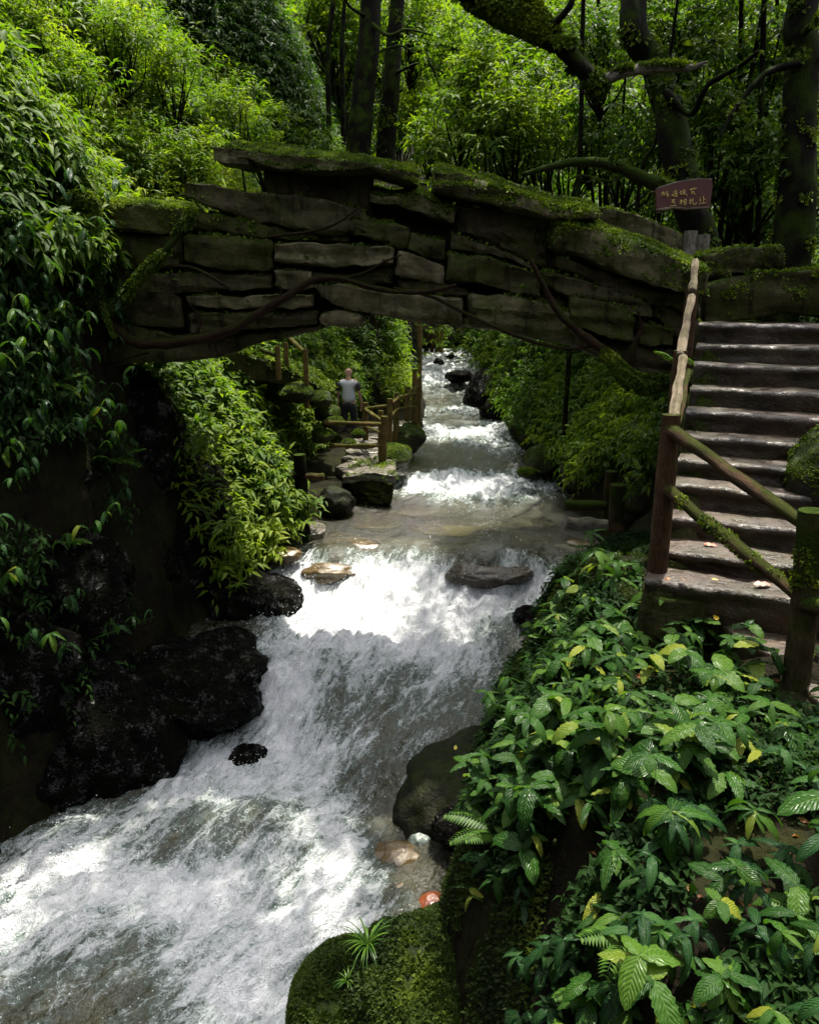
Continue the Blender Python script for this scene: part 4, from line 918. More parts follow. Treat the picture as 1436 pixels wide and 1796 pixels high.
tube('upper_edge', [tuple(sp_(a, b, .01)) for a, b in [(235, 250), (480, 172), (620, 142), (800, 118), (1020, 116)]], .009, M['barkgrey'], sg, 24)
CH = [  # brush strokes, traced
 [[(322, 300), (318, 360)], [(340, 288), (342, 345)], [(350, 350), (358, 318), (372, 300)], [(385, 290), (402, 282)], [(378, 318), (408, 312)], [(388, 300), (392, 335), (410, 330)], [(382, 348), (412, 342)], [(400, 345), (398, 372)]],
 [[(478, 290), (484, 300)], [(498, 285), (535, 276)], [(500, 300), (502, 340), (530, 336), (528, 296), (500, 300)], [(504, 318), (528, 314)], [(455, 345), (480, 328), (474, 352), (540, 356)], [(515, 265), (508, 285)]],
 [[(585, 275), (588, 340)], [(566, 300), (602, 290)], [(570, 322), (600, 312)], [(625, 255), (632, 268)], [(608, 282), (652, 274)], [(622, 290), (612, 335)], [(615, 300), (660, 335), (676, 330)], [(645, 290), (612, 338)]],
 [[(750, 238), (756, 248)], [(712, 268), (716, 258), (800, 240), (790, 256)], [(738, 262), (722, 285)], [(770, 258), (776, 268)], [(735, 290), (728, 330)], [(735, 290), (772, 284)], [(752, 290), (745, 330)], [(765, 295), (772, 325), (790, 318)]],
 [[(455, 408), (505, 398)], [(478, 405), (455, 445), (500, 440), (492, 470)], [(465, 425), (500, 420)], [(425, 495), (525, 478)]],
 [[(590, 398), (588, 488)], [(562, 425), (612, 415)], [(588, 430), (562, 465)], [(590, 435), (606, 450)], [(625, 410), (625, 475)], [(625, 408), (658, 402), (655, 478)], [(628, 430), (655, 427)], [(628, 450), (655, 447)], [(622, 472), (655, 470)]],
 [[(715, 385), (724, 396)], [(700, 415), (732, 408), (695, 455)], [(714, 432), (712, 475)], [(720, 436), (732, 450)], [(755, 385), (750, 460), (790, 462), (802, 440)]],
 [[(850, 370), (862, 382)], [(838, 410), (862, 405), (850, 455), (835, 465)], [(900, 355), (898, 450)], [(898, 400), (925, 394)], [(870, 455), (938, 442)]],
]
for ch in CH:
    b_ = MB()
    for s_ in ch:
        P = [tuple(sp_(x, y, -.012)) for x, y in s_]
        nn_ = max(5, 3 * len(P)); V, F4, F3, U = tube_np(smooth_path(P, nn_), np.interp(np.linspace(0, 1, nn_), [0, .2, 1], [.0035, .0052, .003]) * 1.0, 6, 0, 0)
        b_.add(V, F3, F4)
    obj('character', b_.mesh('character', M['signyellow']), sg)
tube('hanging_bar', [tuple(sp_(165, 290, .05)), tuple(sp_(320, 296, .05))], .008, M['logpale'], sg)
# ------------------------------------------------------------------ foliage
UP = np.array([0, 0, 1.])
def nrm(v): return v / (np.linalg.norm(v, axis=-1, keepdims=True) + 1e-9)
def sprigs(P, N, g, m_=7, tw=.28, L=.15, W=.05, droop=.45, tint=None, spread=.55, upw=.45, tj=.35):
    """twigs with alternate leaves at points P with outward normals N -> V, F, tint"""
    n = len(P); D = nrm(N * .8 + UP * upw + g.normal(0, spread, (n, 3)))
    Sd = nrm(np.cross(D, UP + g.normal(0, .2, (n, 3)))); tl = tw * g.uniform(.6, 1.3, n)
    k = np.arange(m_); f = (k + .6) / m_
    pos = P[:, None] + D[:, None] * (tl[:, None] * f[None])[..., None] - UP * (tl[:, None] * (f[None] ** 2) * droop * .8)[..., None]
    sg_ = np.where(k % 2, 1., -1.); sg_[-1] = 0
    dr = D[:, None] * .55 + Sd[:, None] * sg_[None, :, None] * .95 - UP * droop + g.normal(0, .28, (n, m_, 3))
    nn = nrm(UP * .9 + N[:, None] * .5 + g.normal(0, .4, (n, m_, 3)))
    sz = g.uniform(.65, 1.25, (n, m_)) * g.uniform(.75, 1.2, (n, 1))
    t = (g.random(n) if tint is None else tint)[:, None] * (1 - tj) + tj * g.random((n, m_))
    return leaves_np(pos.reshape(-1, 3), nrm(dr.reshape(-1, 3)), nn.reshape(-1, 3), (L * sz).ravel(), (W * sz).ravel(), t.ravel(), g)
def ground_pts(xr_, yr_, n, g, ok=None, far_fall=1.3, lift=.0):
    out = []; tot = 0
    for _ in range(30):
        c = 60000; x = g.uniform(*xr_, c); y = g.uniform(*yr_, c); N = Hn(x, y); z = Hq(x, y); P = np.stack([x, y, z], 1)
        w = 1 / np.maximum(N[:, 2], .12) / 8.; px, py, dz = project(P)
        w = w * np.minimum(1, (6 / np.maximum(dz, 3)) ** far_fall * 3)
        keep = inview(P, 220) & (g.random(c) < w) & (x < xl(y) - .05) | inview(P, 220) & (g.random(c) < w) & (x > xr(y) + .05)
        facing = (N * -P).sum(1) > -.25 * np.linalg.norm(P, axis=1); keep &= facing
        if ok is not None: keep &= ok(P, px, py, N)
        if lift: P = P + N * (g.random(c) * lift)[:, None]
        out.append((P[keep], N[keep])); tot += keep.sum()
        if tot > n: break
    P = np.concatenate([o[0] for o in out])[:n]; N = np.concatenate([o[1] for o in out])[:n]
    return P, N
def stuff(name, label, cat, P, N, g, mat, **k):
    V, F_, t = sprigs(P, N, g, **k)
    o = obj(name, npmesh(name, V, F_, M[mat], True, t)); tag(o, label, cat, kind='stuff'); return o
g = np.random.default_rng(11)
def patch(P, s, sc=.6): return vn(P * sc, s)
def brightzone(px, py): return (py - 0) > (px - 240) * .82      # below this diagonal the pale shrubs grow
path_free = lambda P: ~((P[:, 1] > 11.3) & (P[:, 1] < 20) & (P[:, 0] > xl(P[:, 1]) - 1.75)) & ~((P[:, 1] > 13.5) & (P[:, 1] < 18) & (P[:, 0] > xl(P[:, 1]) - 2.5))
# left hillside
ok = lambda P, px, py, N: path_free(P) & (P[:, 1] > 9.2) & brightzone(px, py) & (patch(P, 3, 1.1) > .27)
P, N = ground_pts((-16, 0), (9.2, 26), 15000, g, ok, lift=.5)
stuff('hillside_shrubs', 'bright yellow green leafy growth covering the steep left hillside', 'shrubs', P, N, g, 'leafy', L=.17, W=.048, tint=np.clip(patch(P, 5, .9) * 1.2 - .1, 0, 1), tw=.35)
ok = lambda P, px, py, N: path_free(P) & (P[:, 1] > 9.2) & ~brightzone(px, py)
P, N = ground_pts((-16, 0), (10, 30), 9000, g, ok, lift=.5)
stuff('hillside_creepers', 'darker grey green leaves on the upper part of the left hillside', 'shrubs', P, N, g, 'leaf', L=.17, W=.06, tint=np.clip(patch(P, 6, 1.) * .9 - .1, 0, 1), tw=.3, droop=.7)
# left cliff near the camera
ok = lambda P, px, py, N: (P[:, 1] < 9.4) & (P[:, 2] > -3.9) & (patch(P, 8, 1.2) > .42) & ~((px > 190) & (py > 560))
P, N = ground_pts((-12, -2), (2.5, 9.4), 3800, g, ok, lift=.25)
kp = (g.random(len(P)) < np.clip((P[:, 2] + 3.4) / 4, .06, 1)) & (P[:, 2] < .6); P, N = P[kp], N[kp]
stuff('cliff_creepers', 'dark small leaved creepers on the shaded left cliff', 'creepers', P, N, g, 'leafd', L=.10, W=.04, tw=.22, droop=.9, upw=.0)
ok = lambda P, px, py, N: (P[:, 1] < 9.4) & (P[:, 2] > .3) & (patch(P, 9, 1.2) > .25)
P, N = ground_pts((-12, -2), (2.5, 9.4), 5000, g, ok, lift=.4)
stuff('cliff_top_shrubs', 'green drooping leaves at the top left, on the brow of the near cliff', 'shrubs', P, N, g, 'leafy', L=.16, W=.05, tw=.32, droop=.7, tint=np.clip(patch(P, 10, 1.) * .8 - .1, 0, 1))
# left bank under the arch
ok = lambda P, px, py, N: path_free(P) & (P[:, 2] > -3.3) & (py > 560) & ~((px < 420) & (py > 840)) & (px > 225)
P, N = ground_pts((-7, -1.2), (9.6, 13.5), 3600, g, ok, lift=.45, far_fall=.5)
stuff('bank_shrubs', 'bright leafy plants spilling over the left bank under the arch', 'shrubs', P, N, g, 'leafy', L=.16, W=.058, tw=.34, droop=.55, tint=np.clip(patch(P, 15, 1.2), 0, 1) * .8)
ok = lambda P, px, py, N: (P[:, 1] > 12.5) & (P[:, 0] < xl(P[:, 1]) - 1.7) & (py > 540) & ~((px > 560) & (px < 660) & (P[:, 1] < 17.6))
P, N = ground_pts((-8, 0), (12.5, 26), 3800, g, ok, lift=.3)
stuff('path_shrubs', 'mossy ferns and low leaves on the slope left of the lower path', 'shrubs', P, N, g, 'leafy', L=.12, W=.045, tw=.22, droop=.6)
# right bank upstream of the bridge
ok = lambda P, px, py, N: (P[:, 1] > 8.8) & (py > 520) & (P[:, 2] > WZ(P[:, 0], P[:, 1]) + .45) & (patch(P, 22, 1.3) > .30) & ~((px > 975) & (px < 1140) & (py > 810) & (py < 1010) & (P[:, 1] < 11.5))
P, N = ground_pts((1.5, 9), (9.5, 27), 7500, g, ok, lift=.4)
stuff('right_bank_shrubs', 'leafy shrubs hanging down the right bank upstream of the bridge', 'shrubs', P, N, g, 'leafy', L=.13, W=.05, tw=.28, droop=.7, tint=np.clip(patch(P, 23, 1.1) * 1.1 - .25, 0, 1))
# forest floor and slope right of the stream, above the bridge
ok = lambda P, px, py, N: (P[:, 1] > 9.4) & (py < 620)
P, N = ground_pts((2, 24), (9.4, 34), 12000, g, ok, lift=.5)
stuff('forest_undergrowth', 'dense undergrowth on the forest floor right of the bridge', 'undergrowth', P, N, g, 'leaf', L=.17, W=.065, tw=.3, tint=np.clip(patch(P, 25, .8) * .9, 0, 1))
# far forest seen as one mass: leaves through a deep volume
def volume_pts(n, xr_, yr_, zr_, g, thr=.5, sc=.45, s=31):
    P = g.uniform((xr_[0], yr_[0], zr_[0]), (xr_[1], yr_[1], zr_[1]), (n * 5, 3))
    P = P[inview(P, 120) & (vn(P * sc, s) + .35 * vn(P * sc * 3, s + 1) > thr + .17)][:n]
    P = P[P[:, 2] > Hq(P[:, 0], P[:, 1])]
    return P, nrm(g.normal(0, 1, (len(P), 3)) + np.array([0, -.5, .6]))
P, N = volume_pts(13000, (-9, 26), (27, 44), (-3, 19), g, .38)
stuff('far_forest', 'distant forest foliage closing the valley behind the bridge', 'forest', P, N, g, 'leafy', L=.30, W=.13, tw=.5, tint=np.clip(patch(P, 33, .35) * 1.1 - .15, 0, 1))
P, N = volume_pts(6500, (3, 22), (17, 27), (-1, 13), g, .60, .5, 44)
stuff('middle_forest', 'loose middle distance forest foliage right of the twin trunks', 'forest', P, N, g, 'leaf', L=.22, W=.09, tw=.45, tint=np.clip(patch(P, 35, .5), 0, 1))

# ------------------------------------------------------------------ trees
def crown_mesh(name, mat, r, n, g, L=.16, W=.065, clumps=14, cr=.38, six=6, tw=.32, flat=.7):
    c = nrm(g.normal(0, 1, (clumps, 3))) * (g.random((clumps, 1)) ** .5) * np.array([r, r, r * flat]) * .85
    k = g.integers(0, clumps, n); d = nrm(g.normal(0, 1, (n, 3))); rad = r * cr * g.uniform(.6, 1.2, clumps)[k] * (.35 + .65 * g.random(n) ** .4)
    P = c[k] + d * rad[:, None] * np.array([1, 1, .7]); N = nrm(d + UP * .3)
    V, F_, t = sprigs(P, N, g, six, tw, L, W, tint=np.clip(g.random(clumps)[k] * .6 + .2 + g.normal(0, .12, n), 0, 1))
    return npmesh(name, V, F_, M[mat], True, t), c
def branches_mesh(name, base, cs, mat, g, r0=.03, r1=.008, sag=.15):
    b = MB()
    for c in cs:
        c = np.array(c); md = (np.array(base) * .45 + c * .55) + g.normal(0, .12, 3) * np.linalg.norm(c - base); md[2] -= sag * .3
        V, F4, F3, U = tube_np(smooth_path([base, md, c], 9), np.linspace(r0, r1, 9), 6, .2, int(g.integers(99)))
        b.add(V, F3, F4, U=U)
    return b.mesh(name, M[mat])
g = np.random.default_rng(21)
CROWNS = [crown_mesh('crown', 'leaf', 3.0, 620, g, .24, .10, 26, .26) for _ in range(3)]
def big_tree(name, pts, rad, label, crown_at, ci, mat='bark', group=None, twigs=(), crown=True, cscale=1.):
    """pts: (px,py,Y) along the trunk from the ground up"""
    P = [atY(*p) for p in pts]; base = P[0].copy(); zz = float(Hq(np.array([base.x]), np.array([base.y]))[0])
    P = [Vector((base.x, base.y, min(zz, base.z) - .3))] + P
    top = Vector(crown_at); P += [P[-1].lerp(top, .55) + Vector((.15, .1, 0)), top]
    e = empty(name, tuple(P[0] + Vector((0, 0, .3)))); tag(e, label, 'tree', group)
    Q = [tuple(p - e.location) for p in P]
    rr = [rad * 1.45, rad * 1.08] + list(np.linspace(rad, rad * .8, len(pts) - 1)) + [rad * .6, rad * .35]
    tube('trunk', Q, rr, M[mat], e, n=60, seg=18, rough=.16, seed=int(rad * 1000) + len(pts))
    for k, (tp, tr) in enumerate(twigs):
        tube('branch', [tuple(atY(*p) - e.location) for p in tp], tr, M['mossbark'] if k % 2 == 0 else M[mat], e, n=10 * len(tp), seg=8, rough=.35, seed=k)
    if crown:
        me, cs = CROWNS[ci]
        c = obj('crown', me, e, tuple(top - e.location)); c.rotation_euler = (0, 0, ci * 1.9 + rad * 9); c.scale = (cscale,) * 3
        bm_ = branches_mesh('limbs', np.array([0, 0, -1.2]), cs[:14], mat, g, .07, .015)
        c2 = obj('limbs', bm_, e, tuple(top - e.location)); c2.scale = (cscale,) * 3; c2.rotation_euler = c.rotation_euler
    return e
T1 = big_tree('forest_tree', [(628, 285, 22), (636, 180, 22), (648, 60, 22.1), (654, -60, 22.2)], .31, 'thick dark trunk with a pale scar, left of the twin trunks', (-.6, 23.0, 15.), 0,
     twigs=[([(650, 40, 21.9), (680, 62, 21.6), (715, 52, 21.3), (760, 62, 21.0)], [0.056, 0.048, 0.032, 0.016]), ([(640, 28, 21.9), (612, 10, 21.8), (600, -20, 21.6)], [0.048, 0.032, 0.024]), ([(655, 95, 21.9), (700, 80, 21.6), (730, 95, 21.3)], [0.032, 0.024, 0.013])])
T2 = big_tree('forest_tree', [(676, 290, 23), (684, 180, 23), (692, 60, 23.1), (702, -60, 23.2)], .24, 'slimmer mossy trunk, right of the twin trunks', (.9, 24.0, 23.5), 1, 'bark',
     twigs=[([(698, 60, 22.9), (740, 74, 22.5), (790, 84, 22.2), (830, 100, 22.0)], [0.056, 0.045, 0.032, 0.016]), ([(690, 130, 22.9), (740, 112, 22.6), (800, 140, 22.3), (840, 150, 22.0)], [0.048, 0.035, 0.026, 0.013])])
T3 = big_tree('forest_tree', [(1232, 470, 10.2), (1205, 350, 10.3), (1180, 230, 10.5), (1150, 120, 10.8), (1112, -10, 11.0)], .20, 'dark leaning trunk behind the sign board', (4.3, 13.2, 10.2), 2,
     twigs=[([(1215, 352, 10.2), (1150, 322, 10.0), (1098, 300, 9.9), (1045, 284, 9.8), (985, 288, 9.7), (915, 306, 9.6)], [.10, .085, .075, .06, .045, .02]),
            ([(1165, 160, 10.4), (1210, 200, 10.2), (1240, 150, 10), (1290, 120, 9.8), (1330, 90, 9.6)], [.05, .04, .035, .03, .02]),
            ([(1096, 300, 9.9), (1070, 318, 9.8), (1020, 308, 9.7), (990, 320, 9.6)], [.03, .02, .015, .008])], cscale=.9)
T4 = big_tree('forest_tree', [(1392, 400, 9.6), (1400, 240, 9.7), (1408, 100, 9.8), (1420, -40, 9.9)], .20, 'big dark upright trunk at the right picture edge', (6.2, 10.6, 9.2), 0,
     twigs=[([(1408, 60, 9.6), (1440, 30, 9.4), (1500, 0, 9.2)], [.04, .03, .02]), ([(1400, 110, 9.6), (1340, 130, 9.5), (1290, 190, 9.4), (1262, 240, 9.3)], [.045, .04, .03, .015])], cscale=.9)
# dead hanging limb and its pale broken end
lb = empty('hanging_limb', tuple(atY(940, 60, 8.8))); tag(lb, 'heavy mossy limb reaching down from the top edge and ending in a pale broken bough', 'tree limb')
def limb(name, px, rad, mat, n=40, seed=0, seg=12): return tube(name, [tuple(atY(*p) - lb.location) for p in px], rad, M[mat], lb, n=n, seg=seg, rough=.4, seed=seed)
lm = limb('limb', [(640, -260, 9.8), (760, -90, 9.2), (850, -8, 8.9), (905, 22, 8.8), (960, 58, 8.75), (1000, 100, 8.7), (1040, 138, 8.65), (1052, 158, 8.65)], [.16, .14, .125, .12, .105, .09, .085, .06], 'bark', 70, 3, 16)
pb_ = limb('pale_bough', [(1044, 150, 8.65), (1075, 134, 8.6), (1120, 122, 8.55), (1170, 119, 8.5), (1212, 118, 8.45), (1240, 108, 8.4)], [.05, .055, .05, .042, .035, .008], 'barkgrey', 40, 4)
limb('stub', [(955, 60, 8.7), (978, 35, 8.65), (1000, 8, 8.6), (1010, -30, 8.6)], [.06, .04, .03, .02], 'bark', 24, 5)
limb('stub', [(1040, 145, 8.65), (1046, 172, 8.6), (1044, 190, 8.6)], [.05, .03, .01], 'bark', 12, 6)
bpy.context.view_layer.update()
mo = moss_on('moss', lb, [lm], 26000, (.015, .05), -1, 21, keep=.72, hang=.35); mo.location = -lb.location
mo = moss_on('moss', lb, [pb_], 3000, (.012, .03), .3, 22, keep=.75); mo.location = -lb.location
for T_ in (T2, T3, T4):
    tr = [o for o in C.objects if o.parent == T_ and o.name.startswith(('trunk', 'branch'))]
    mo = moss_on('moss', T_, tr, 16000, (.015, .045), -1, 23, keep=.95, hang=.3)
    if mo: mo.location = -T_.location

lc_ = obj('crown', CROWNS[1][0], lb, tuple(Vector((.4, 9.1, 9.0)) - lb.location)); lc_.rotation_euler = (0, 0, 2.2)  # crown above the frame, added to shade the lower foam
limb('upper_limb', [(640, -260, 9.8), (560, -520, 10), (640, -800, 10.2)], [.16, .13, .06], 'bark', 24, 8)
ORD = ['leftmost', 'second from left', 'third from left', 'fourth from left', 'fifth from left', 'sixth from left', 'seventh from left', 'eighth from left', 'ninth from left', 'tenth from left', 'eleventh from left', 'twelfth from left', 'thirteenth from left', 'fourteenth from left', 'fifteenth from left', 'sixteenth from left', 'seventeenth from left']
# slim background trees and saplings
g = np.random.default_rng(33)
SAPC = [crown_mesh('crown', 'leafy', 1.15, 330, g, .17, .055, 13, .36, 6, .34) for _ in range(3)] + [crown_mesh('crown', 'leaf', 1.25, 380, g, .15, .06, 14, .36, 6, .32) for _ in range(3)]
SAPB = [branches_mesh('branches', np.array([0, 0, -1.6]), c[1][:11], 'bark', g, .03, .006) for c in SAPC]
def sapling(px, py, Y, ci, s, label, group, lean=0., name='sapling'):
    c = atY(px, py, Y); bx = c.x + lean
    if Y < 33 and xl(c.y) - 1.2 < bx < xr(c.y) + .9: bx = float(xr(c.y) + 1.0 + abs(lean)) if px > 720 else float(xl(c.y) - 1.6)
    zg = float(Hq(np.array([bx]), np.array([c.y]))[0])
    e = empty(name, (bx, c.y, zg)); tag(e, label, 'tree', group)
    q = c - e.location; q.z = max(q.z, .3)
    tube('trunk', [(0, 0, -.2), (q.x * .2 + .05, 0, q.z * .3), (q.x * .7 - .04, .05, q.z * .7), (q.x, 0, q.z - 1.5 * s if q.z > 2 * s else q.z * .6), tuple(q)], [.045 * s, .04 * s, .035 * s, .03 * s, .008], M['bark'], e, n=24, seg=7, rough=.2, seed=int(px))
    rz = (px * 7 % 63) / 10
    for me, nm in ((SAPC[ci][0], 'crown'), (SAPB[ci], 'branches')):
        o = obj(nm, me, e, tuple(q)); o.rotation_euler = (0, 0, rz); o.scale = (s, s, s)
    return e
gl_ = [('bright yellow green tree behind the bridge, %s right of the twin trunks', 'pale green understorey trees behind the bridge', [(850, 110, 18), (905, 190, 17), (810, 185, 19), (790, 250, 21), (880, 265, 18), (945, 120, 19), (960, 230, 17), (800, 90, 22), (1000, 250, 18), (890, 30, 20)], (0, 1, 2), 1.15),
       ('slim dull green tree, %s in the forest behind the sign', 'slim forest trees on the right', [(1270, 180, 13), (1330, 250, 12.5), (1290, 320, 14), (1250, 60, 15), (1345, 90, 13.5), (1100, 230, 15), (1060, 60, 16), (1180, 40, 14.5), (1430, 250, 15), (1320, 380, 15), (1040, 200, 17), (1140, 330, 17), (1420, 120, 17)], (3, 4, 5), 1.05),
       ('far slim tree, %s of those behind the twin trunks', 'far trees behind the twin trunks', [(590, 60, 29), (610, 150, 30), (720, 30, 29), (740, 90, 31), (670, 40, 32), (580, 0, 28), (750, 190, 30), (700, 200, 32)], (0, 1, 2), 1.7),
       ('small leafy tree, %s on the lit left hillside', 'small trees on the left hillside', [(420, 190, 15.5), (300, 120, 15), (460, 240, 16.5), (200, 60, 14), (120, 150, 12.5), (250, 270, 13.5), (60, 40, 12), (350, 280, 14.5)], (0, 1, 2), .75)]
for lab, grp, L_, cc, s_ in gl_:
    for k, (a, b, Y) in enumerate(sorted(L_)): sapling(a, b, Y, cc[k % 3], s_ * (.85 + .3 * ((a * 13 % 10) / 10)), lab % ORD[k], grp, lean=((a * 31 % 11) - 5) * .06)
# thin straight stems
for k, (x0, y0, x1, y1, Y, r) in enumerate(sorted([(775, 320, 792, 160, 15, .035), (862, 340, 853, 120, 16, .03), (1015, 300, 1022, 20, 14, .045), (1062, 330, 1048, -20, 17, .05), (1085, 300, 1095, 150, 15, .03), (1290, 470, 1300, -20, 14, .05),
        (1262, 400, 1330, 60, 13, .05), (1326, 460, 1340, -20, 12.5, .05), (1240, 300, 1270, 0, 16, .05), (1372, 420, 1362, 60, 14, .04), (940, 300, 950, 160, 17, .04), (1120, 330, 1158, 210, 13, .035), (1215, 240, 1222, 60, 18, .05), (575, 100, 585, -20, 22, .07), (600, 110, 604, -20, 24, .07), (732, 180, 742, -20, 19, .05)])):
    Y = Y if (x0 > 1000 or x0 < 650) else Y + 20
    a, b = atY(x0, y0, Y), atY(x1, y1, Y); zg = float(Hq(np.array([a.x]), np.array([a.y]))[0]); e = empty('thin_tree', (a.x, a.y, zg)); tag(e, 'thin bare stem, %s of those behind the bridge' % ORD[k], 'tree', 'thin stems in the forest')
    t = Vector((b.x + (b.x - a.x) * .8, b.y, b.z + 3.5)); tube('trunk', [(0, 0, -.2), tuple(a - e.location), tuple(b - e.location), tuple(t - e.location)], [r, r, r * .8, r * .4], M['bark'], e, n=26, seg=8, rough=.3, seed=k)
    if k % 3 == 0: o = obj('crown', SAPC[k % 6][0], e, tuple(t - e.location)); o.rotation_euler = (0, 0, k)

# ------------------------------------------------------------------ foreground herbs
def leafgrid(L, W, droop, fold, serr=0., nseg=12, wav=.0, wide=.42):
    t = np.linspace(0, 1, nseg + 1); w = np.sin(np.pi * np.clip(t, 0, 1) ** (.80 if wide > .4 else 1.)) ** .85 * (1 - t ** 6)
    w = W / 2 * (t ** .45) * (1 - t) ** .72 * 1.95
    if serr: w = w * (1 - serr * (np.arange(nseg + 1) % 2))
    ang = droop * t; dx = np.concatenate([[0], np.cumsum(np.cos((ang[1:] + ang[:-1]) / 2))]) / nseg * L; dz = -np.concatenate([[0], np.cumsum(np.sin((ang[1:] + ang[:-1]) / 2))]) / nseg * L
    V, U = [], []
    for i in range(nseg + 1):
        for s, uu in ((-1, 0), (-.5, .25), (0, .5), (.5, .75), (1, 1)):
            q = abs(s); z = dz[i] + fold * w[i] * (q ** 1.0) - fold * .9 * w[i] * q ** 2.2 + wav * w[i] * math.sin(i * 2.1 + s * 2) * q
            V.append((dx[i], s * w[i], z)); U.append((uu, t[i]))
    return np.array(V), gridF(nseg + 1, 5), np.array(U)
def leafmesh(mat, **k):
    V, F_, U = leafgrid(**k); return npmesh('leaf', V, F_, M[mat], True, uv=U)
LM = {'lance': [leafmesh('leafv', L=1, W=.33, droop=R(d), fold=f, wav=.1) for d, f in ((35, .5), (60, .35), (85, .45))],
      'serr': [leafmesh('leafv', L=1, W=.46, droop=R(d), fold=f, serr=.13, nseg=18, wav=.15) for d, f in ((30, .5), (55, .4), (75, .5))],
      'round': [leafmesh('leafv', L=1, W=.58, droop=R(d), fold=f, wav=.12) for d, f in ((25, .5), (50, .4))],
      'lanced': [leafmesh('leafvd', L=1, W=.32, droop=R(d), fold=f, wav=.1) for d, f in ((45, .5), (70, .35), (95, .45))]}
def stemmesh(L, r=.0035, n=6, bend=.12):
    P = [(0, 0, -.03), (bend * .3 * L, 0, L * .35), (bend * L, 0, L * .7), (bend * 1.4 * L, 0, L)]
    V, F4, F3, U = tube_np(smooth_path(P, n), np.linspace(r, r * .6, n), 6, 0); return npmesh('stem', V, [F4, np.array(F3)], M['fern'], True, uv=U)
STEMS = [stemmesh(1., .018 * .6, 7)]
def herb(loc, kind, h, L, nl, g, label, group, lean=(0, 0), name='leafy_plant', cat='plant', az0=None, arc=6.283, tiers=2, down=.2, bias=None):
    """stem with whorls of leaves; each leaf is its own mesh"""
    e = empty(name, tuple(loc)); tag(e, label, cat, group)
    top = Vector((lean[0] * h, lean[1] * h, h))
    s = obj('stem', STEMS[0], e); s.rotation_euler = Vector((0, 0, 1)).rotation_difference(top.normalized()).to_euler(); hh = top.length; s.scale = (hh * .5, hh * .5, hh)
    a = g.uniform(0, 6.28) if az0 is None else az0
    for k in range(nl):
        tier = k * tiers // nl; f = 1 - .42 * (tier) / max(1, tiers - 1) if tiers > 1 else 1
        az = a + (k * 2.399 if bias is None else 0)
        if bias is not None: az = bias + g.uniform(-arc / 2, arc / 2)
        el = R(g.uniform(-12, 34)) - down; roll = g.normal(0, .22); l = L * g.uniform(.72, 1.12) * (1 - .25 * (tier == 0 and k % 3 == 0))
        m_ = random.choice(LM[kind]); o = obj('leaf', m_, e)
        p = top * f; o.location = p; o.scale = (l, l, l)
        o.rotation_euler = (Matrix.Rotation(az, 3, 'Z') @ Matrix.Rotation(-el, 3, 'Y') @ Matrix.Rotation(roll, 3, 'X')).to_euler()
    return e
KN = {'lance': 'lance shaped ribbed leaves', 'serr': 'toothed leaves', 'round': 'broad oval leaves', 'lanced': 'dark narrow drooping leaves'}
def where_up(x, y):
    if y < 1065: return 'at the foot of the tall railing post' if x > 1050 else 'at the bank top beside the lip boulder'
    if x < 930: return 'overhanging the water at the bank edge' if y < 1300 else 'on the bank edge above the slab rock'
    if abs(x - 1180) < 90 and abs(y - 1235) < 80: return 'around the brown leaf litter'
    if x > 1220: return 'below the curved landing slab'
    if y < 1180: return 'left of the mossy landing block'
    return 'in the middle of the bank, right of the chute' if y < 1310 else 'above the dark part of the bank'
def where_lo(x, y):
    if x > 1330: return 'at the right picture edge, low down' if y > 1500 else 'in the dark hollow under the last railing post'
    if y > 1690: return 'along the bottom picture edge'
    if x < 960: return 'hanging over the clear shallows'
    if y < 1520: return 'beside the largest drooping whorl'
    return 'in the dark lower bank, under the largest whorl'
def pinside(x, y, poly):
    c = False; n = len(poly)
    for i in range(n):
        x1, y1 = poly[i]; x2, y2 = poly[(i + 1) % n]
        if (y1 > y) != (y2 > y) and x < (x2 - x1) * (y - y1) / (y2 - y1) + x1: c = not c
    return c
def poisson(poly, rfun, g, tries=9000):
    xs = [p[0] for p in poly]; ys = [p[1] for p in poly]; out = []
    for _ in range(tries):
        x, y = g.uniform(min(xs), max(xs)), g.uniform(min(ys), max(ys))
        if not pinside(x, y, poly): continue
        r = rfun(x, y)
        if all((x - a) ** 2 + (y - b) ** 2 > r * r for a, b in out): out.append((x, y))
    return out
g = np.random.default_rng(5)
up_poly = [(985, 1050), (1010, 1000), (1060, 975), (1110, 985), (1130, 1060), (1200, 1110), (1290, 1130), (1350, 1190), (1330, 1330), (1180, 1400), (1000, 1440), (850, 1440), (830, 1370), (900, 1230), (930, 1120)]
lo_poly = [(850, 1440), (1000, 1450), (1180, 1410), (1330, 1340), (1436, 1250), (1520, 1300), (1520, 1860), (880, 1860), (900, 1700), (850, 1620), (820, 1560)]
gaps = [[(900, 1500), (1040, 1440), (1080, 1600), (960, 1640), (880, 1760), (820, 1640)], [(1260, 1400), (1436, 1350), (1436, 1480), (1270, 1500)], [(1130, 1190), (1230, 1190), (1240, 1280), (1140, 1280)], [(840, 1620), (960, 1640), (900, 1796), (830, 1796)]]
nU = nL = 0
for (x, y) in poisson(up_poly, lambda x, y: 30, g):
    if pinside(x, y, gaps[2]): continue
    p = hit(x, y)
    if p is None or p.y > 12: continue
    kd = ['lance', 'serr', 'lance', 'round'][int(g.integers(4))]
    herb(p, kd, g.uniform(.12, .34), g.uniform(.13, .23), int(g.integers(7, 11)), g, 'herb with %s %s' % (KN[kd], where_up(x, y)), 'herbs with %s %s' % (KN[kd], where_up(x, y)),
         lean=(g.uniform(-.7, .1), g.uniform(-.6, .1)), tiers=2, down=.25); nU += 1
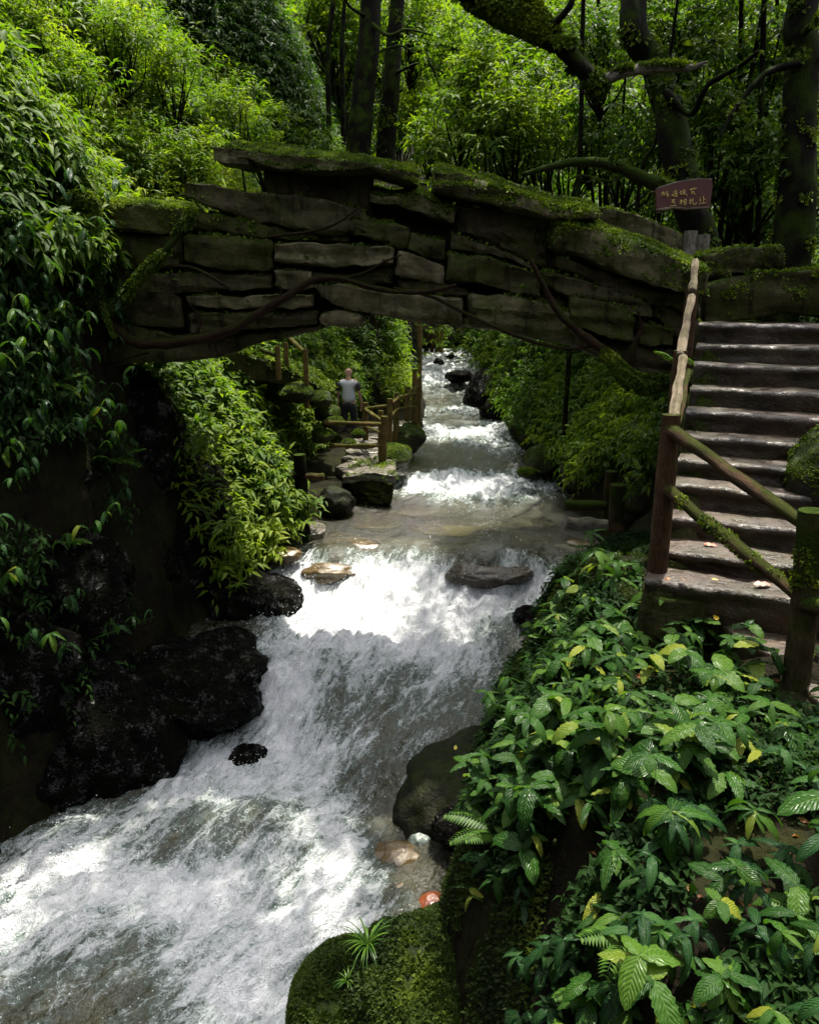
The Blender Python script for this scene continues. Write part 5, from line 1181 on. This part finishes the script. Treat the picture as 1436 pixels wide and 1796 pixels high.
for (x, y) in poisson(lo_poly, lambda x, y: 52, g):
    if any(pinside(x, y, q) for q in gaps) and g.random() < .8: continue
    p = hit(x, y)
    if p is None or p.y > 9: continue
    kd = ['lance', 'serr', 'lanced', 'lanced', 'lanced', 'round'][int(g.integers(6))]
    herb(p, kd, g.uniform(.1, .3), g.uniform(.11, .20), int(g.integers(6, 10)), g, 'herb with %s %s' % (KN[kd], where_lo(x, y)), 'herbs with %s %s' % (KN[kd], where_lo(x, y)),
         lean=(g.uniform(-.7, .2), g.uniform(-.6, .2)), tiers=2, down=.3); nL += 1
# the ones that stand out
for (x, y, kd, h_, L_, n_, lab) in [
    (1168, 1440, 'lance', .26, .21, 9, 'large whorl of long drooping pale green leaves in the middle of the right bank'),
    (1290, 1430, 'lance', .22, .17, 8, 'narrow leaved whorl right of the largest whorl'),
    (1220, 1425, 'lanced', .2, .17, 7, 'grey green whorl between the largest whorl and its right neighbour'),
    (700 + 470, 1630, 'lance', .2, .17, 7, 'drooping whorl with yellowish heart low on the right bank'),
    (1070, 1600, 'lance', .2, .15, 8, 'leafy tuft above the hanging fern on the lower right bank'),
    (870, 1530, 'lance', .16, .15, 7, 'whorl of ribbed leaves hanging over the shallows above the rust red stone'),
    (940, 1460, 'lance', .18, .14, 7, 'pale whorl just right of the lit fern'),
    (1020, 1400, 'serr', .18, .15, 6, 'toothed five leaved cluster left of the largest whorl'),
    (1085, 1490, 'serr', .18, .17, 6, 'toothed hanging leaves left below the largest whorl'),
    (860, 1355, 'serr', .14, .19, 6, 'pair of wide toothed leaves at the bank edge beside the grass'),
    (1170, 1640 + 0, 'round', .12, .13, 4, 'silvery wet crinkled leaf low on the right bank'),
    (1250, 1700, 'round', .16, .15, 8, 'broad wet leaves in the lower right corner')]:
    p = hit(x, y + 30)
    if p is None: continue
    herb(p, kd, h_, L_, n_, g, lab, None, lean=(g.uniform(-.5, 0), -.6), tiers=1, down=.35)
# ferns
def frond_np(L=1., n=17, w=.34, droop=.9):
    b = MB(); t = np.linspace(0, 1, 14); ang = .6 - droop * 1.3 * t; x = np.concatenate([[0], np.cumsum(np.cos(ang[:-1]))]) / 13 * L; z = np.concatenate([[0], np.cumsum(np.sin(ang[:-1]))]) / 13 * L
    Pp = np.stack([x, 0 * x, z], 1); V, F4, F3, U = tube_np(Pp, np.linspace(.009, .003, 14), 5); b.add(V, F3, F4)
    gg = np.random.default_rng(3); P, A, W_, L2 = [], [], [], []
    for k in range(n):
        f = .16 + .82 * k / n; q = np.array([np.interp(f, t, x), 0, np.interp(f, t, z)]); q2 = np.array([np.interp(min(1, f + .03), t, x), 0, np.interp(min(1, f + .03), t, z)]); tg = nrm(q2 - q)
        for s in (-1, 1):
            P.append(q); A.append(np.array([0, s, 0]) + tg * .45 + np.array([0, 0, -.22])); L2.append(w * math.sin(math.pi * (f * .86 + .10)) ** .8 * .62); W_.append(.05)
    V, F_, T = leaves_np(np.array(P), np.array(A), np.tile(UP, (len(P), 1)), np.array(L2), np.array(W_), gg.random(len(P)), gg, .1, .15); b.add(V, F_, None, T)
    return b.mesh('frond', M['fern'])
FROND = [frond_np(droop=d) for d in (.7, 1.0, 1.3)]
def fern(px, py, L, n, label, az, spread=2.2, Y=None, group=None, up=.25):
    p = hit(px, py) if Y is None else atY(px, py, Y)
    if p is None: return
    e = empty('fern', tuple(p)); tag(e, label, 'fern', group)
    for k in range(n):
        o = obj('frond', FROND[k % 3], e); o.scale = (L * g.uniform(.8, 1.1),) * 3; o.rotation_euler = (Matrix.Rotation(az + spread * (k / max(1, n - 1) - .5), 3, 'Z') @ Matrix.Rotation(-up, 3, 'Y')).to_euler()
fern(880, 1470, .38, 4, 'sunlit fern arching over the water from the right bank', math.pi, 1.4)
fern(1110, 1650, .34, 3, 'dark fern hanging low on the right bank below the toothed leaves', -2.2, 1.)
fern(1020, 1740, .22, 3, 'small dark fern at the bottom beside the mossy boulder', -2., 1.)
fern(1436, 1640, .25, 2, 'pale fern tip poking in at the lower right edge', math.pi, .8)
fern(1090, 1010, .3, 2, 'single striped fern frond at the foot of the tall railing post', -1.7, .6)
fern(1180, 640, .35, 3, 'small fern in the corner between bridge end and railing', -1.9, 1.2, Y=7.3)
fern(80, 690, .5, 4, 'fern hanging from the left cliff among the long leaves', -.6, 1.6)
fern(190, 820, .5, 4, 'feathery fern low on the left cliff near the black pier', -.6, 1.6)
fern(110, 960, .4, 3, 'fern on the left cliff above the cluster of wet leaves', -.5, 1.4)
# grass tufts
def tuft(px, py, L, n, label, Y=None, group=None, seed=0):
    gg = np.random.default_rng(seed); p = hit(px, py) if Y is None else atY(px, py, Y)
    if Y is not None:
        bpy.context.view_layer.update(); dd = ray(px, py).normalized()
        for b_ in [o for o in C.objects if o.name.startswith('boulder') and o.location.y < 5]:
            iv = b_.matrix_world.inverted(); h_, lo, nn, fi = b_.ray_cast(iv @ Vector((0, 0, 0)), iv.to_3x3() @ dd)
            if h_: p = b_.matrix_world @ lo; break
    e = empty('grass_tuft', tuple(p)); tag(e, label, 'grass', group); b = MB()
    for k in range(n):
        az = gg.uniform(0, 6.28); l = L * gg.uniform(.6, 1.15); t = np.linspace(0, 1, 7); a = gg.uniform(.95, 1.4) - t * gg.uniform(1.3, 2.3)
        r = np.concatenate([[0], np.cumsum(np.cos(a[:-1]))]) / 6 * l; z = np.concatenate([[0], np.cumsum(np.sin(a[:-1]))]) / 6 * l
        c = np.array([math.cos(az), math.sin(az), 0]); s = np.array([-math.sin(az), math.cos(az), 0]); w = .0042 * (1 - t ** 3) + .0004
        V = np.concatenate([[c * r[i] + UP * z[i] + s * w[i], c * r[i] + UP * z[i] - s * w[i]] for i in range(7)]); F4 = np.array([[2 * i, 2 * i + 1, 2 * i + 3, 2 * i + 2] for i in range(6)])
        b.add(V, None, F4, gg.random())
    o = obj('blades', b.mesh('blades', M['grass']), e); o['kind'] = 'stuff'
tuft(645, 1665, .26, 60, 'upper grass tuft on the mossy boulder at the bottom', Y=3.95, seed=1)
tuft(565, 1745, .2, 44, 'left grass tuft on the mossy boulder close to the foam', Y=3.75, seed=2)
tuft(570, 1800, .2, 44, 'lowest grass tuft at the bottom edge', Y=3.5, seed=3)
tuft(610, 1725, .12, 24, 'small grass tuft between the other tufts on the mossy boulder', Y=3.8, seed=6)
tuft(740, 1345, .22, 40, 'grass hanging from the bank edge above the slab rock', seed=4)
tuft(790, 1335, .24, 44, 'longer grass next to the wide toothed leaves', seed=5)
tuft(770, 1360, .2, 34, 'grass drooping lowest over the dark slab rock', seed=7)
# left cliff plants
lc = poisson([(-60, 330), (110, 330), (165, 520), (165, 700), (160, 900), (130, 1160), (-60, 1200)], lambda x, y: 40 + max(0, y - 650) * .05, g, 4000)
for (x, y) in lc:
    p = hit(x, y)
    if p is None or p.y > 9.5: continue
    if y > 750 and g.random() < .35: continue
    nn = Hn(np.array([p.x]), np.array([p.y]))[0]
    kd = ['lance', 'lanced', 'lanced'][int(g.integers(3))]; w_ = 'beside the left end of the bridge' if y < 450 else 'level with the arch' if y < 650 else 'left of the black pier' if y < 900 else 'low above the dark rocks'
    herb(p + Vector(nn) * .05, kd, g.uniform(.25, .6), g.uniform(.15, .22), int(g.integers(7, 10)), g, 'hanging cliff plant with %s, %s' % (KN[kd], w_), 'cliff plants with %s, %s' % (KN[kd], w_),
         lean=(g.uniform(.8, 1.6), g.uniform(-1, -.2)), name='hanging_plant', tiers=3, down=.7)
herb(atY(90, 1125, 6.2), 'lance', .1, .2, 6, g, 'wet rosette of leaves alone above the dark water at the left edge', None, lean=(.3, -.5), tiers=1, down=.5)
# small ground cover between the herbs, leaf litter
ok = lambda P, px, py, N: (P[:, 1] < 8.8) & (px > 770 + np.clip((py - 1380) * .85, 0, 300)) & (patch(P, 51, 2.2) > .42) & (P[:, 2] > WZ(P[:, 0], P[:, 1]) + .35) & ~((P[:, 0] - SO.x) * SR.x + (P[:, 1] - SO.y) * SR.y > -.1) | (P[:, 1] < 4.2) & (px > 1000) & (patch(P, 51, 2.2) > .38)
P, N = ground_pts((-1, 4.5), (1.2, 8.8), 8000, g, ok, lift=.06, far_fall=.3)
stuff('ground_cover', 'small leaved ground cover between the herbs on the right bank', 'ground cover', P, N, g, 'leafd', L=.055, W=.026, tw=.09, m_=5, tint=patch(P, 52, 3) * .7)  # dark leaf colour puts the shade of the gaps into the cover
ok = lambda P, px, py, N: (P[:, 1] < 8.6) & (px > 500) & (P[:, 2] > -4.9) & (patch(P, 61, 3) + .5 * patch(P, 62, 11) > .66) & ~((P[:, 0] - SO.x) * SR.x + (P[:, 1] - SO.y) * SR.y > -.1)
P, N = ground_pts((-1, 3.0), (1.2, 8), 36000, g, ok, lift=.02, far_fall=.1); n = len(P)
V, F_, t = leaves_np(P, nrm(N + g.normal(0, .6, (n, 3))), N, g.uniform(.015, .045, n), g.uniform(.010, .022, n), np.clip(patch(P, 63, 2) * .8 - .1, 0, 1), g)
tag(obj('bank_moss', npmesh('bank_moss', V, F_, M['mossshade'], True, t)), 'shade toned moss and tiny leaves coating the right bank', 'moss', kind='stuff')
bpy.context.view_layer.update()
for b_ in [o for o in C.objects if o.name.startswith('boulder') and o.data and o.data.materials[0] == M['mossrock'] and (o.location.y < 17)]:
    mo = moss_on('moss', b_, [b_], 60000 if b_.location.y < 5 else 5000, (.010, .028) if b_.location.y < 5 else (.006, .016), .0 if b_.location.y < 7 else .35, 71, keep=.36 if b_.location.y < 5 else .62, mat='mossshade' if b_.location.y < 5 else 'moss'); mo.location = -b_.location
lit = [hit(g.normal(1175, 32), g.normal(1232, 36)) for _ in range(110)] + [hit(g.uniform(900, 1400), g.uniform(1100, 1600)) for _ in range(110)]
P = np.array([tuple(p) for p in lit if p is not None and p.y < 8]) + np.array([0, 0, .02]); n = len(P)
V, F_, t = leaves_np(P, nrm(g.normal(0, 1, (n, 3)) * np.array([1, 1, .35])), nrm(UP + g.normal(0, .5, (n, 3))), g.uniform(.04, .09, n), g.uniform(.015, .035, n), g.random(n), g, .35, .4)
tag(obj('leaf_litter', npmesh('leaf_litter', V, F_, M['dead'], True, t)), 'brown dead leaves caught between the herbs below the landing', 'leaf litter', kind='stuff')
print('herbs', nU, nL, len(lc))
# ------------------------------------------------------------------ lower path on the left bank
g = np.random.default_rng(66)
def stand(px, py, Y): return atY(px, py, Y)
def fence_thing(name, label, origin, posts, rails, mat, cat='railing', rp=.06, rr_=.035, seed=0):
    e = empty(name, tuple(origin)); tag(e, label, cat)
    for k, (x0, y0, x1, y1, Y, *m_) in enumerate(posts):
        b, t = atY(x1, y1, Y), atY(x0, y0, Y); post(b, t.z - b.z, m_[0] if m_ else rp, m_[1] if len(m_) > 1 else mat, e, seed + k, (t.x - b.x, 0), 10)
    for k, (x0, y0, Y0, x1, y1, Y1, *m_) in enumerate(rails): rail(atY(x0, y0, Y0), atY(x1, y1, Y1), m_[0] if m_ else rr_, m_[1] if len(m_) > 1 else mat, e, seed + 50 + k)
    return e
fence_thing('log_post', 'lone dark log post with a stub crossbar at the water edge under the arch', atY(530, 925, 10.9), [(525, 797, 533, 924, 10.9, .095, 'bark')], [(500, 832, 10.95, 568, 836, 10.85, .055, 'log')], 'bark', 'post', seed=100)
fence_thing('low_log_railing', 'low yellowish log railing winding along the lower stream side path', atY(672, 808, 13.6),
  [(674, 730, 670, 810, 13.6, .07), (641, 706, 641, 762, 15.4), (668, 720, 668, 792, 14.4, .055), (684, 699, 682, 768, 15.0), (697, 689, 694, 752, 15.8), (728, 682, 726, 745, 16.3), (735, 664, 733, 728, 17.6), (715, 678, 714, 720, 17.3), (727, 648, 727, 700, 19)],
  [(566, 741, 13.5, 670, 744, 13.55, .04), (577, 782, 13.5, 670, 781, 13.55, .036), (641, 717, 15.3, 684, 711, 14.95), (641, 718, 15.3, 670, 738, 13.6), (641, 748, 15.3, 670, 760, 13.7, .025), (684, 708, 14.95, 698, 698, 15.7), (684, 728, 14.95, 698, 716, 15.7), (698, 697, 15.7, 728, 690, 16.2), (698, 717, 15.7, 728, 713, 16.2), (715, 690, 17.2, 735, 676, 17.5)], 'logyellow', seed=120)
# stacked pier of dark stones carrying the path corner
pier = empty('stone_pier', tuple(atY(645, 890, 12.6))); tag(pier, 'small pier of stacked wet stones with moss, at the corner of the lower path', 'stone pier')
for k, (t_, b_, mt, dy) in enumerate([([(600, 838), (640, 830), (692, 834)], [(602, 850), (640, 846), (692, 848)], 'paver', -.05), ([(612, 848), (650, 846), (690, 850)], [(612, 864), (650, 866), (688, 866)], 'stone', .0), ([(608, 866), (640, 864)], [(610, 884), (640, 886)], 'rock', .02), ([(642, 868), (688, 866)], [(644, 884), (686, 884)], 'stonemoss', -.03),
                                      ([(604, 886), (650, 886), (682, 884)], [(600, 908), (650, 906), (684, 900)], 'rock', -.04)]):
    V, F4, F3 = slab_np(t_, b_, dy, 1.3, lambda a: 12.9 - (a - 600) / 90 * .3, 80 + k, 12, .05, .03); V = V - np.array(pier.location)
    o = obj('stone', npmesh('stone', V, [F4, F3], M[mt]), pier)
flagstone([(498, 925), (530, 912), (568, 918), (566, 934), (520, 942), (496, 940)], -3.46, 'paver', 'flat grey rock under the lone log post', 'rock', .12, 5, cat='rock')
for k, (x, y, w, h_, z, lb_) in enumerate([(632, 818, 44, 12, -3.0, 'nearest'), (636, 803, 38, 8, -2.98, 'second'), (640, 789, 34, 7, -2.95, 'third'), (634, 774, 28, 6, -2.85, 'fourth'), (650, 764, 26, 5, -2.9, 'fifth'), (672, 752, 30, 5, -2.95, 'sixth'), (700, 742, 26, 5, -2.95, 'seventh')]):
    flagstone([(x - w, y), (x - w * .4, y - h_ * .8), (x + w * .5, y - h_), (x + w, y - h_ * .2), (x + w * .7, y + h_ * .6), (x - w * .5, y + h_ * .8)], z, 'paver', 'pale stone slab of the lower path, %s from the pier' % lb_, 'path_slab', .14, 90 + k, cat='slab')
for k, (x, y, Y, r) in enumerate([(560, 700, 13.6, .26), (548, 685, 14, .3), (585, 745, 13.9, .22), (590, 772, 13.8, .12), (575, 725, 14.3, .28), (575, 705, 15.5, .22), (612, 778, 14.2, .13), (566, 765, 13.5, .22), (628, 762, 14.6, .14), (520, 690, 13.2, .3)]):
    boulder('mossy_stone', atY(x, y, Y), (r, r, r * .6), ['mossy stone under the walkway end', 'mossy stone higher up under the walkway end', 'mossy stone behind the upper log rail', 'mossy stone touching the far end of the upper log rail', 'large mossy stone in the middle of the heap left of the man', 'mossy stone just left of the man', 'small mossy stone on the lower rail', 'mossy stone left between the two log rails', 'small mossy stone right between the two log rails', 'mossy stone deepest in the shrubs left of the heap'][k], 'stone', 'mossrock', 300 + k, sub=3, group='mossy stones beside the path')
# mossy slab walkway and its posts
wk = empty('mossy_walkway', tuple(atY(450, 650, 12.2))); tag(wk, 'sloping mossy walkway slab with log posts glimpsed under the left part of the arch', 'walkway')
V, F4, F3 = slab_np([(250, 622), (340, 616), (420, 618), (470, 634), (530, 660), (575, 690)], [(250, 640), (340, 656), (420, 668), (470, 672), (530, 684), (575, 704)], 0, 1.3, lambda a: 11.9 + (a - 250) / 325 * 1.8, 91, 30, .05, .05)
ws = obj('slab', npmesh('slab', V - np.array(wk.location), [F4, F3], M['stonemoss']), wk)
post(atY(326, 740, 11.4), (atY(326, 630, 11.4) - atY(326, 740, 11.4)).z, .075, 'bark', wk, 141)
for k, (x, y0, y1, Y) in enumerate([(488, 606, 640, 13.0), (503, 600, 650, 13.4), (538, 612, 690, 13.2)]): post(atY(x, y1, Y), (atY(x, y0, Y) - atY(x, y1, Y)).z, .045, 'logyellow', wk, 142 + k)
rail(atY(500, 585, 13.6), atY(538, 622, 13.2), .04, 'logyellow', wk, 147); rail(atY(455, 612, 12.9), atY(490, 626, 13.0), .035, 'logmoss', wk, 148)
bpy.context.view_layer.update()
mo = moss_on('moss', wk, [ws], 9000, (.02, .05), .2, 31, keep=.6, hang=.3); mo.location = -wk.location
# cross shaped log post on the right bank
fence_thing('cross_log_post', 'stubby cross shaped log posts on the right bank below the steps', atY(1075, 960, 9.6),
  [(1072, 826, 1066, 900, 10.0, .085, 'logmoss'), (1083, 850, 1076, 975, 9.6, .105, 'logmoss')], [(990, 886, 10.0, 1062, 888, 9.9, .075, 'logmoss'), (992, 916, 9.75, 1068, 922, 9.65, .09, 'barkgrey'), (1088, 893, 9.7, 1145, 896, 9.6, .06, 'log'), (1083, 927, 9.75, 1081, 930, 9.35, .09, 'log')], 'logmoss', 'post', seed=160)
# far footbridge
fence_thing('far_footbridge', 'small log footbridge crossing the stream far upstream under the arch', atY(775, 610, 31),
  [(733, 570, 733, 650, 26, .13, 'logyellow'), (747, 582, 748, 622, 31, .1), (757, 580, 757, 622, 31, .08), (771, 574, 769, 625, 31, .16, 'logyellow'), (800, 582, 800, 618, 32, .08), (822, 585, 822, 618, 32, .08)],
  [(715, 604, 30.5, 840, 604, 32.5, .16, 'bark'), (715, 588, 30.5, 840, 590, 32.5, .05), (715, 597, 30.5, 840, 598, 32.5, .05)], 'log', 'footbridge', seed=180)

for o_ in [o for o in C.objects if o.name.startswith(('mossy_stone', 'landing_stone'))]:
    mo = moss_on('moss', o_, [o_], 2500, (.008, .02) if o_.location.y > 9 else (.008, .02), .3, 81, keep=.6); mo.location = -o_.location
mo = moss_on('moss', wl_, [o for o in C.objects if o.parent == wl_], 9000, (.010, .028), -.2, 82, keep=.75); mo.location = -wl_.location
mo = moss_on('moss', pier, [o for o in C.objects if o.parent == pier], 5000, (.015, .04), .2, 83, keep=.8); mo.location = -pier.location
mo = moss_on('moss', stairs, [o for o in C.objects if o.parent == stairs and o.name.startswith('side')], 12000, (.008, .022), -1, 84, keep=.75); mo.location = -stairs.location
# ------------------------------------------------------------------ people
def skinmesh(name, verts, edges, mat, parent, root, sub=2):
    me = bpy.data.meshes.new(name); me.from_pydata([v[:3] for v in verts], edges, []); me.materials.append(mat)
    o = obj(name, me, parent); md = o.modifiers.new('skin', 'SKIN')
    for i, v in enumerate(verts):
        sv = me.skin_vertices[0].data[i]; sv.radius = (v[3], v[4] if len(v) > 4 else v[3]); sv.use_root = (i == root)
    md.branch_smoothing = .6; md.use_smooth_shade = True
    o.modifiers.new('sub', 'SUBSURF').levels = sub; o.modifiers['sub'].render_levels = sub
    return o
def person(loc, rz, label, top, sleeve, legs, skin, scale=1.):
    e = empty('person', tuple(loc), rz); tag(e, label, 'person'); e.scale = (scale,) * 3
    # faces +y; x to his right
    v = [(0, 0, .94, .12), (0, 0, 1.12, .125), (0, -.01, 1.30, .13), (0, 0, 1.42, .08), (0, .015, 1.48, .062), (0, .035, 1.55, .092), (0, .05, 1.63, .10), (0, .045, 1.68, .07),
         (0, .165, 1.60, .018)]
    ed = [(0, 1), (1, 2), (2, 3), (3, 4), (4, 5), (5, 6), (6, 7), (5, 8)]
    for s in (-1, 1):
        b = len(v); v += [(s * .085, .06, 1.60, .018)]; ed += [(5, b)]
        b = len(v); v += [(s * .16, 0, 1.39, .065), (s * .225, 0, 1.27, .052), (s * .265, .01, 1.08, .042), (s * .285, .06, .93, .034), (s * .29, .10, .82, .026), (s * .29, .12, .76, .03), (s * .288, .13, .72, .022)]
        ed += [(2, b)] + [(b + k, b + k + 1) for k in range(6)]
        h = b + 6
        for j, (dy, ln) in enumerate(((-.03, .062), (-.01, .072), (.012, .068), (.032, .055))):
            c = len(v); v += [(s * .285, .13 + dy, .70 - ln * .3, .010), (s * .275, .13 + dy, .70 - ln, .008)]; ed += [(h, c), (c, c + 1)]
        c = len(v); v += [(s * .262, .165, .735, .011), (s * .255, .175, .70, .009)]; ed += [(h - 1, c), (c, c + 1)]
        b = len(v); v += [(s * .09, 0, .86, .10), (s * .105, .02, .50, .062), (s * .11, -.01, .28, .055), (s * .11, -.02, .08, .04), (s * .115, .08, .04, .042), (s * .12, .17, .03, .03)]
        ed += [(0, b)] + [(b + k, b + k + 1) for k in range(5)]
    skinmesh('body', v, ed, skin, e, 0)
    v = [(0, 0, .84, .17), (0, 0, 1.02, .17), (0, -.01, 1.20, .18), (0, -.01, 1.33, .165), (0, 0, 1.45, .10)]; ed = [(0, 1), (1, 2), (2, 3), (3, 4)]
    for s in (-1, 1): b = len(v); v += [(s * .155, -.005, 1.345, .115), (s * .20, 0, 1.33, .09)]; ed += [(3, b), (b, b + 1)]
    o = skinmesh('shirt', v, ed, top, e, 0); o.scale = (1.12, .82, 1)
    for s in (-1, 1):
        o = skinmesh('sleeve', [(s * .195, 0, 1.36, .09), (s * .235, 0, 1.27, .078), (s * .255, .005, 1.14, .068)], [(0, 1), (1, 2)], sleeve, e, 0)
    v = [(0, 0, .93, .155), (0, 0, .84, .15)]; ed = [(0, 1)]
    for s in (-1, 1): b = len(v); v += [(s * .10, 0, .74, .115), (s * .11, .02, .48, .085), (s * .112, -.005, .2, .075), (s * .112, -.01, .10, .07)]; ed += [(1, b)] + [(b + k, b + k + 1) for k in range(3)]
    o = skinmesh('trousers', v, ed, legs, e, 0); o.scale = (1.05, .9, 1)
    for s in (-1, 1): skinmesh('shoe', [(s * .115, -.04, .045, .05), (s * .117, .07, .042, .052), (s * .12, .17, .035, .04)], [(0, 1), (1, 2)], legs, e, 0)
    return e
Msk = plain('skin', (.42, .24, .16), .5, .08); Mgs = plain('grey_shirt', (.50, .51, .53), .85, .12, 9); Mds = plain('dark_sleeve', (.045, .04, .04), .85, .2); Mtr = plain('black_trousers', (.010, .010, .013), .8, .2)
Mbl = plain('blue_shirt', (.03, .10, .35), .8, .1)
YP = 17.3; f_ = atY(613, 768, YP); hd = atY(613, 645, YP)
person(tuple(f_), R(-6), 'bald man in a grey vest and black trousers walking away on the lower path', Mgs, Mds, Mtr, Msk, (hd.z - f_.z) / 1.70)
f_ = atY(798, 606, 32.5); person(tuple(f_), R(20), 'tiny figure in blue standing on the far footbridge', Mbl, Mbl, Mtr, Msk, .95)

# ------------------------------------------------------------------ single dead leaves on the steps
def dead_leaf(px, py, z, L, col, label, rz, name='fallen_leaf', Y=None):
    p = atZ(px, py, z) if Y is None else atY(px, py, Y)
    V, F_, U = leafgrid(L, L * .42, R(25), .3, nseg=8, wav=.3); o = obj(name, npmesh(name, V, F_, plain(name + '_' + label.split()[0], col, .5, .2), True)); o.location = p + Vector((0, 0, .02)); o.rotation_euler = (R(12), R(-8), rz); tag(o, label, 'leaf')
dead_leaf(1232, 958, ZT[1], .10, (.45, .12, .07), 'red fallen leaf lying on the second step', R(-25))
dead_leaf(1255, 1092, -2.12, .10, (.55, .38, .03), 'yellow fallen leaf upright on the landing slab', R(70))
dead_leaf(1320, 1030, ZT[0] + .005, .14, (.32, .16, .12), 'pinkish fallen leaf on the lowest step beneath the rail', R(10))
dead_leaf(1165, 1022, ZT[0] + .02, .07, (.30, .13, .04), 'small brown leaf on the mossy block beside the tall post', R(40))
dead_leaf(1200, 1022, ZT[0] + .02, .05, (.20, .10, .05), 'curled brown leaf right of the small brown one on the mossy block', R(120))
dead_leaf(1246, 1020, ZT[0] + .01, .05, (.5, .3, .03), 'tiny orange leaf near the left end of the lowest step', R(-20))
dead_leaf(798, 1318, 0, .09, (.5, .42, .08), 'pale yellow leaf caught on the grass above the slab rock', R(80), Y=6.6)
dead_leaf(170, 1190, 0, .09, (.35, .35, .04), 'yellow leaf on the black rock left of the narrow chute', R(10), Y=7.0)
dead_leaf(300, 1262, 0, .07, (.4, .4, .3), 'pale leaf on the side of the round black boulder', R(80), Y=7.15)
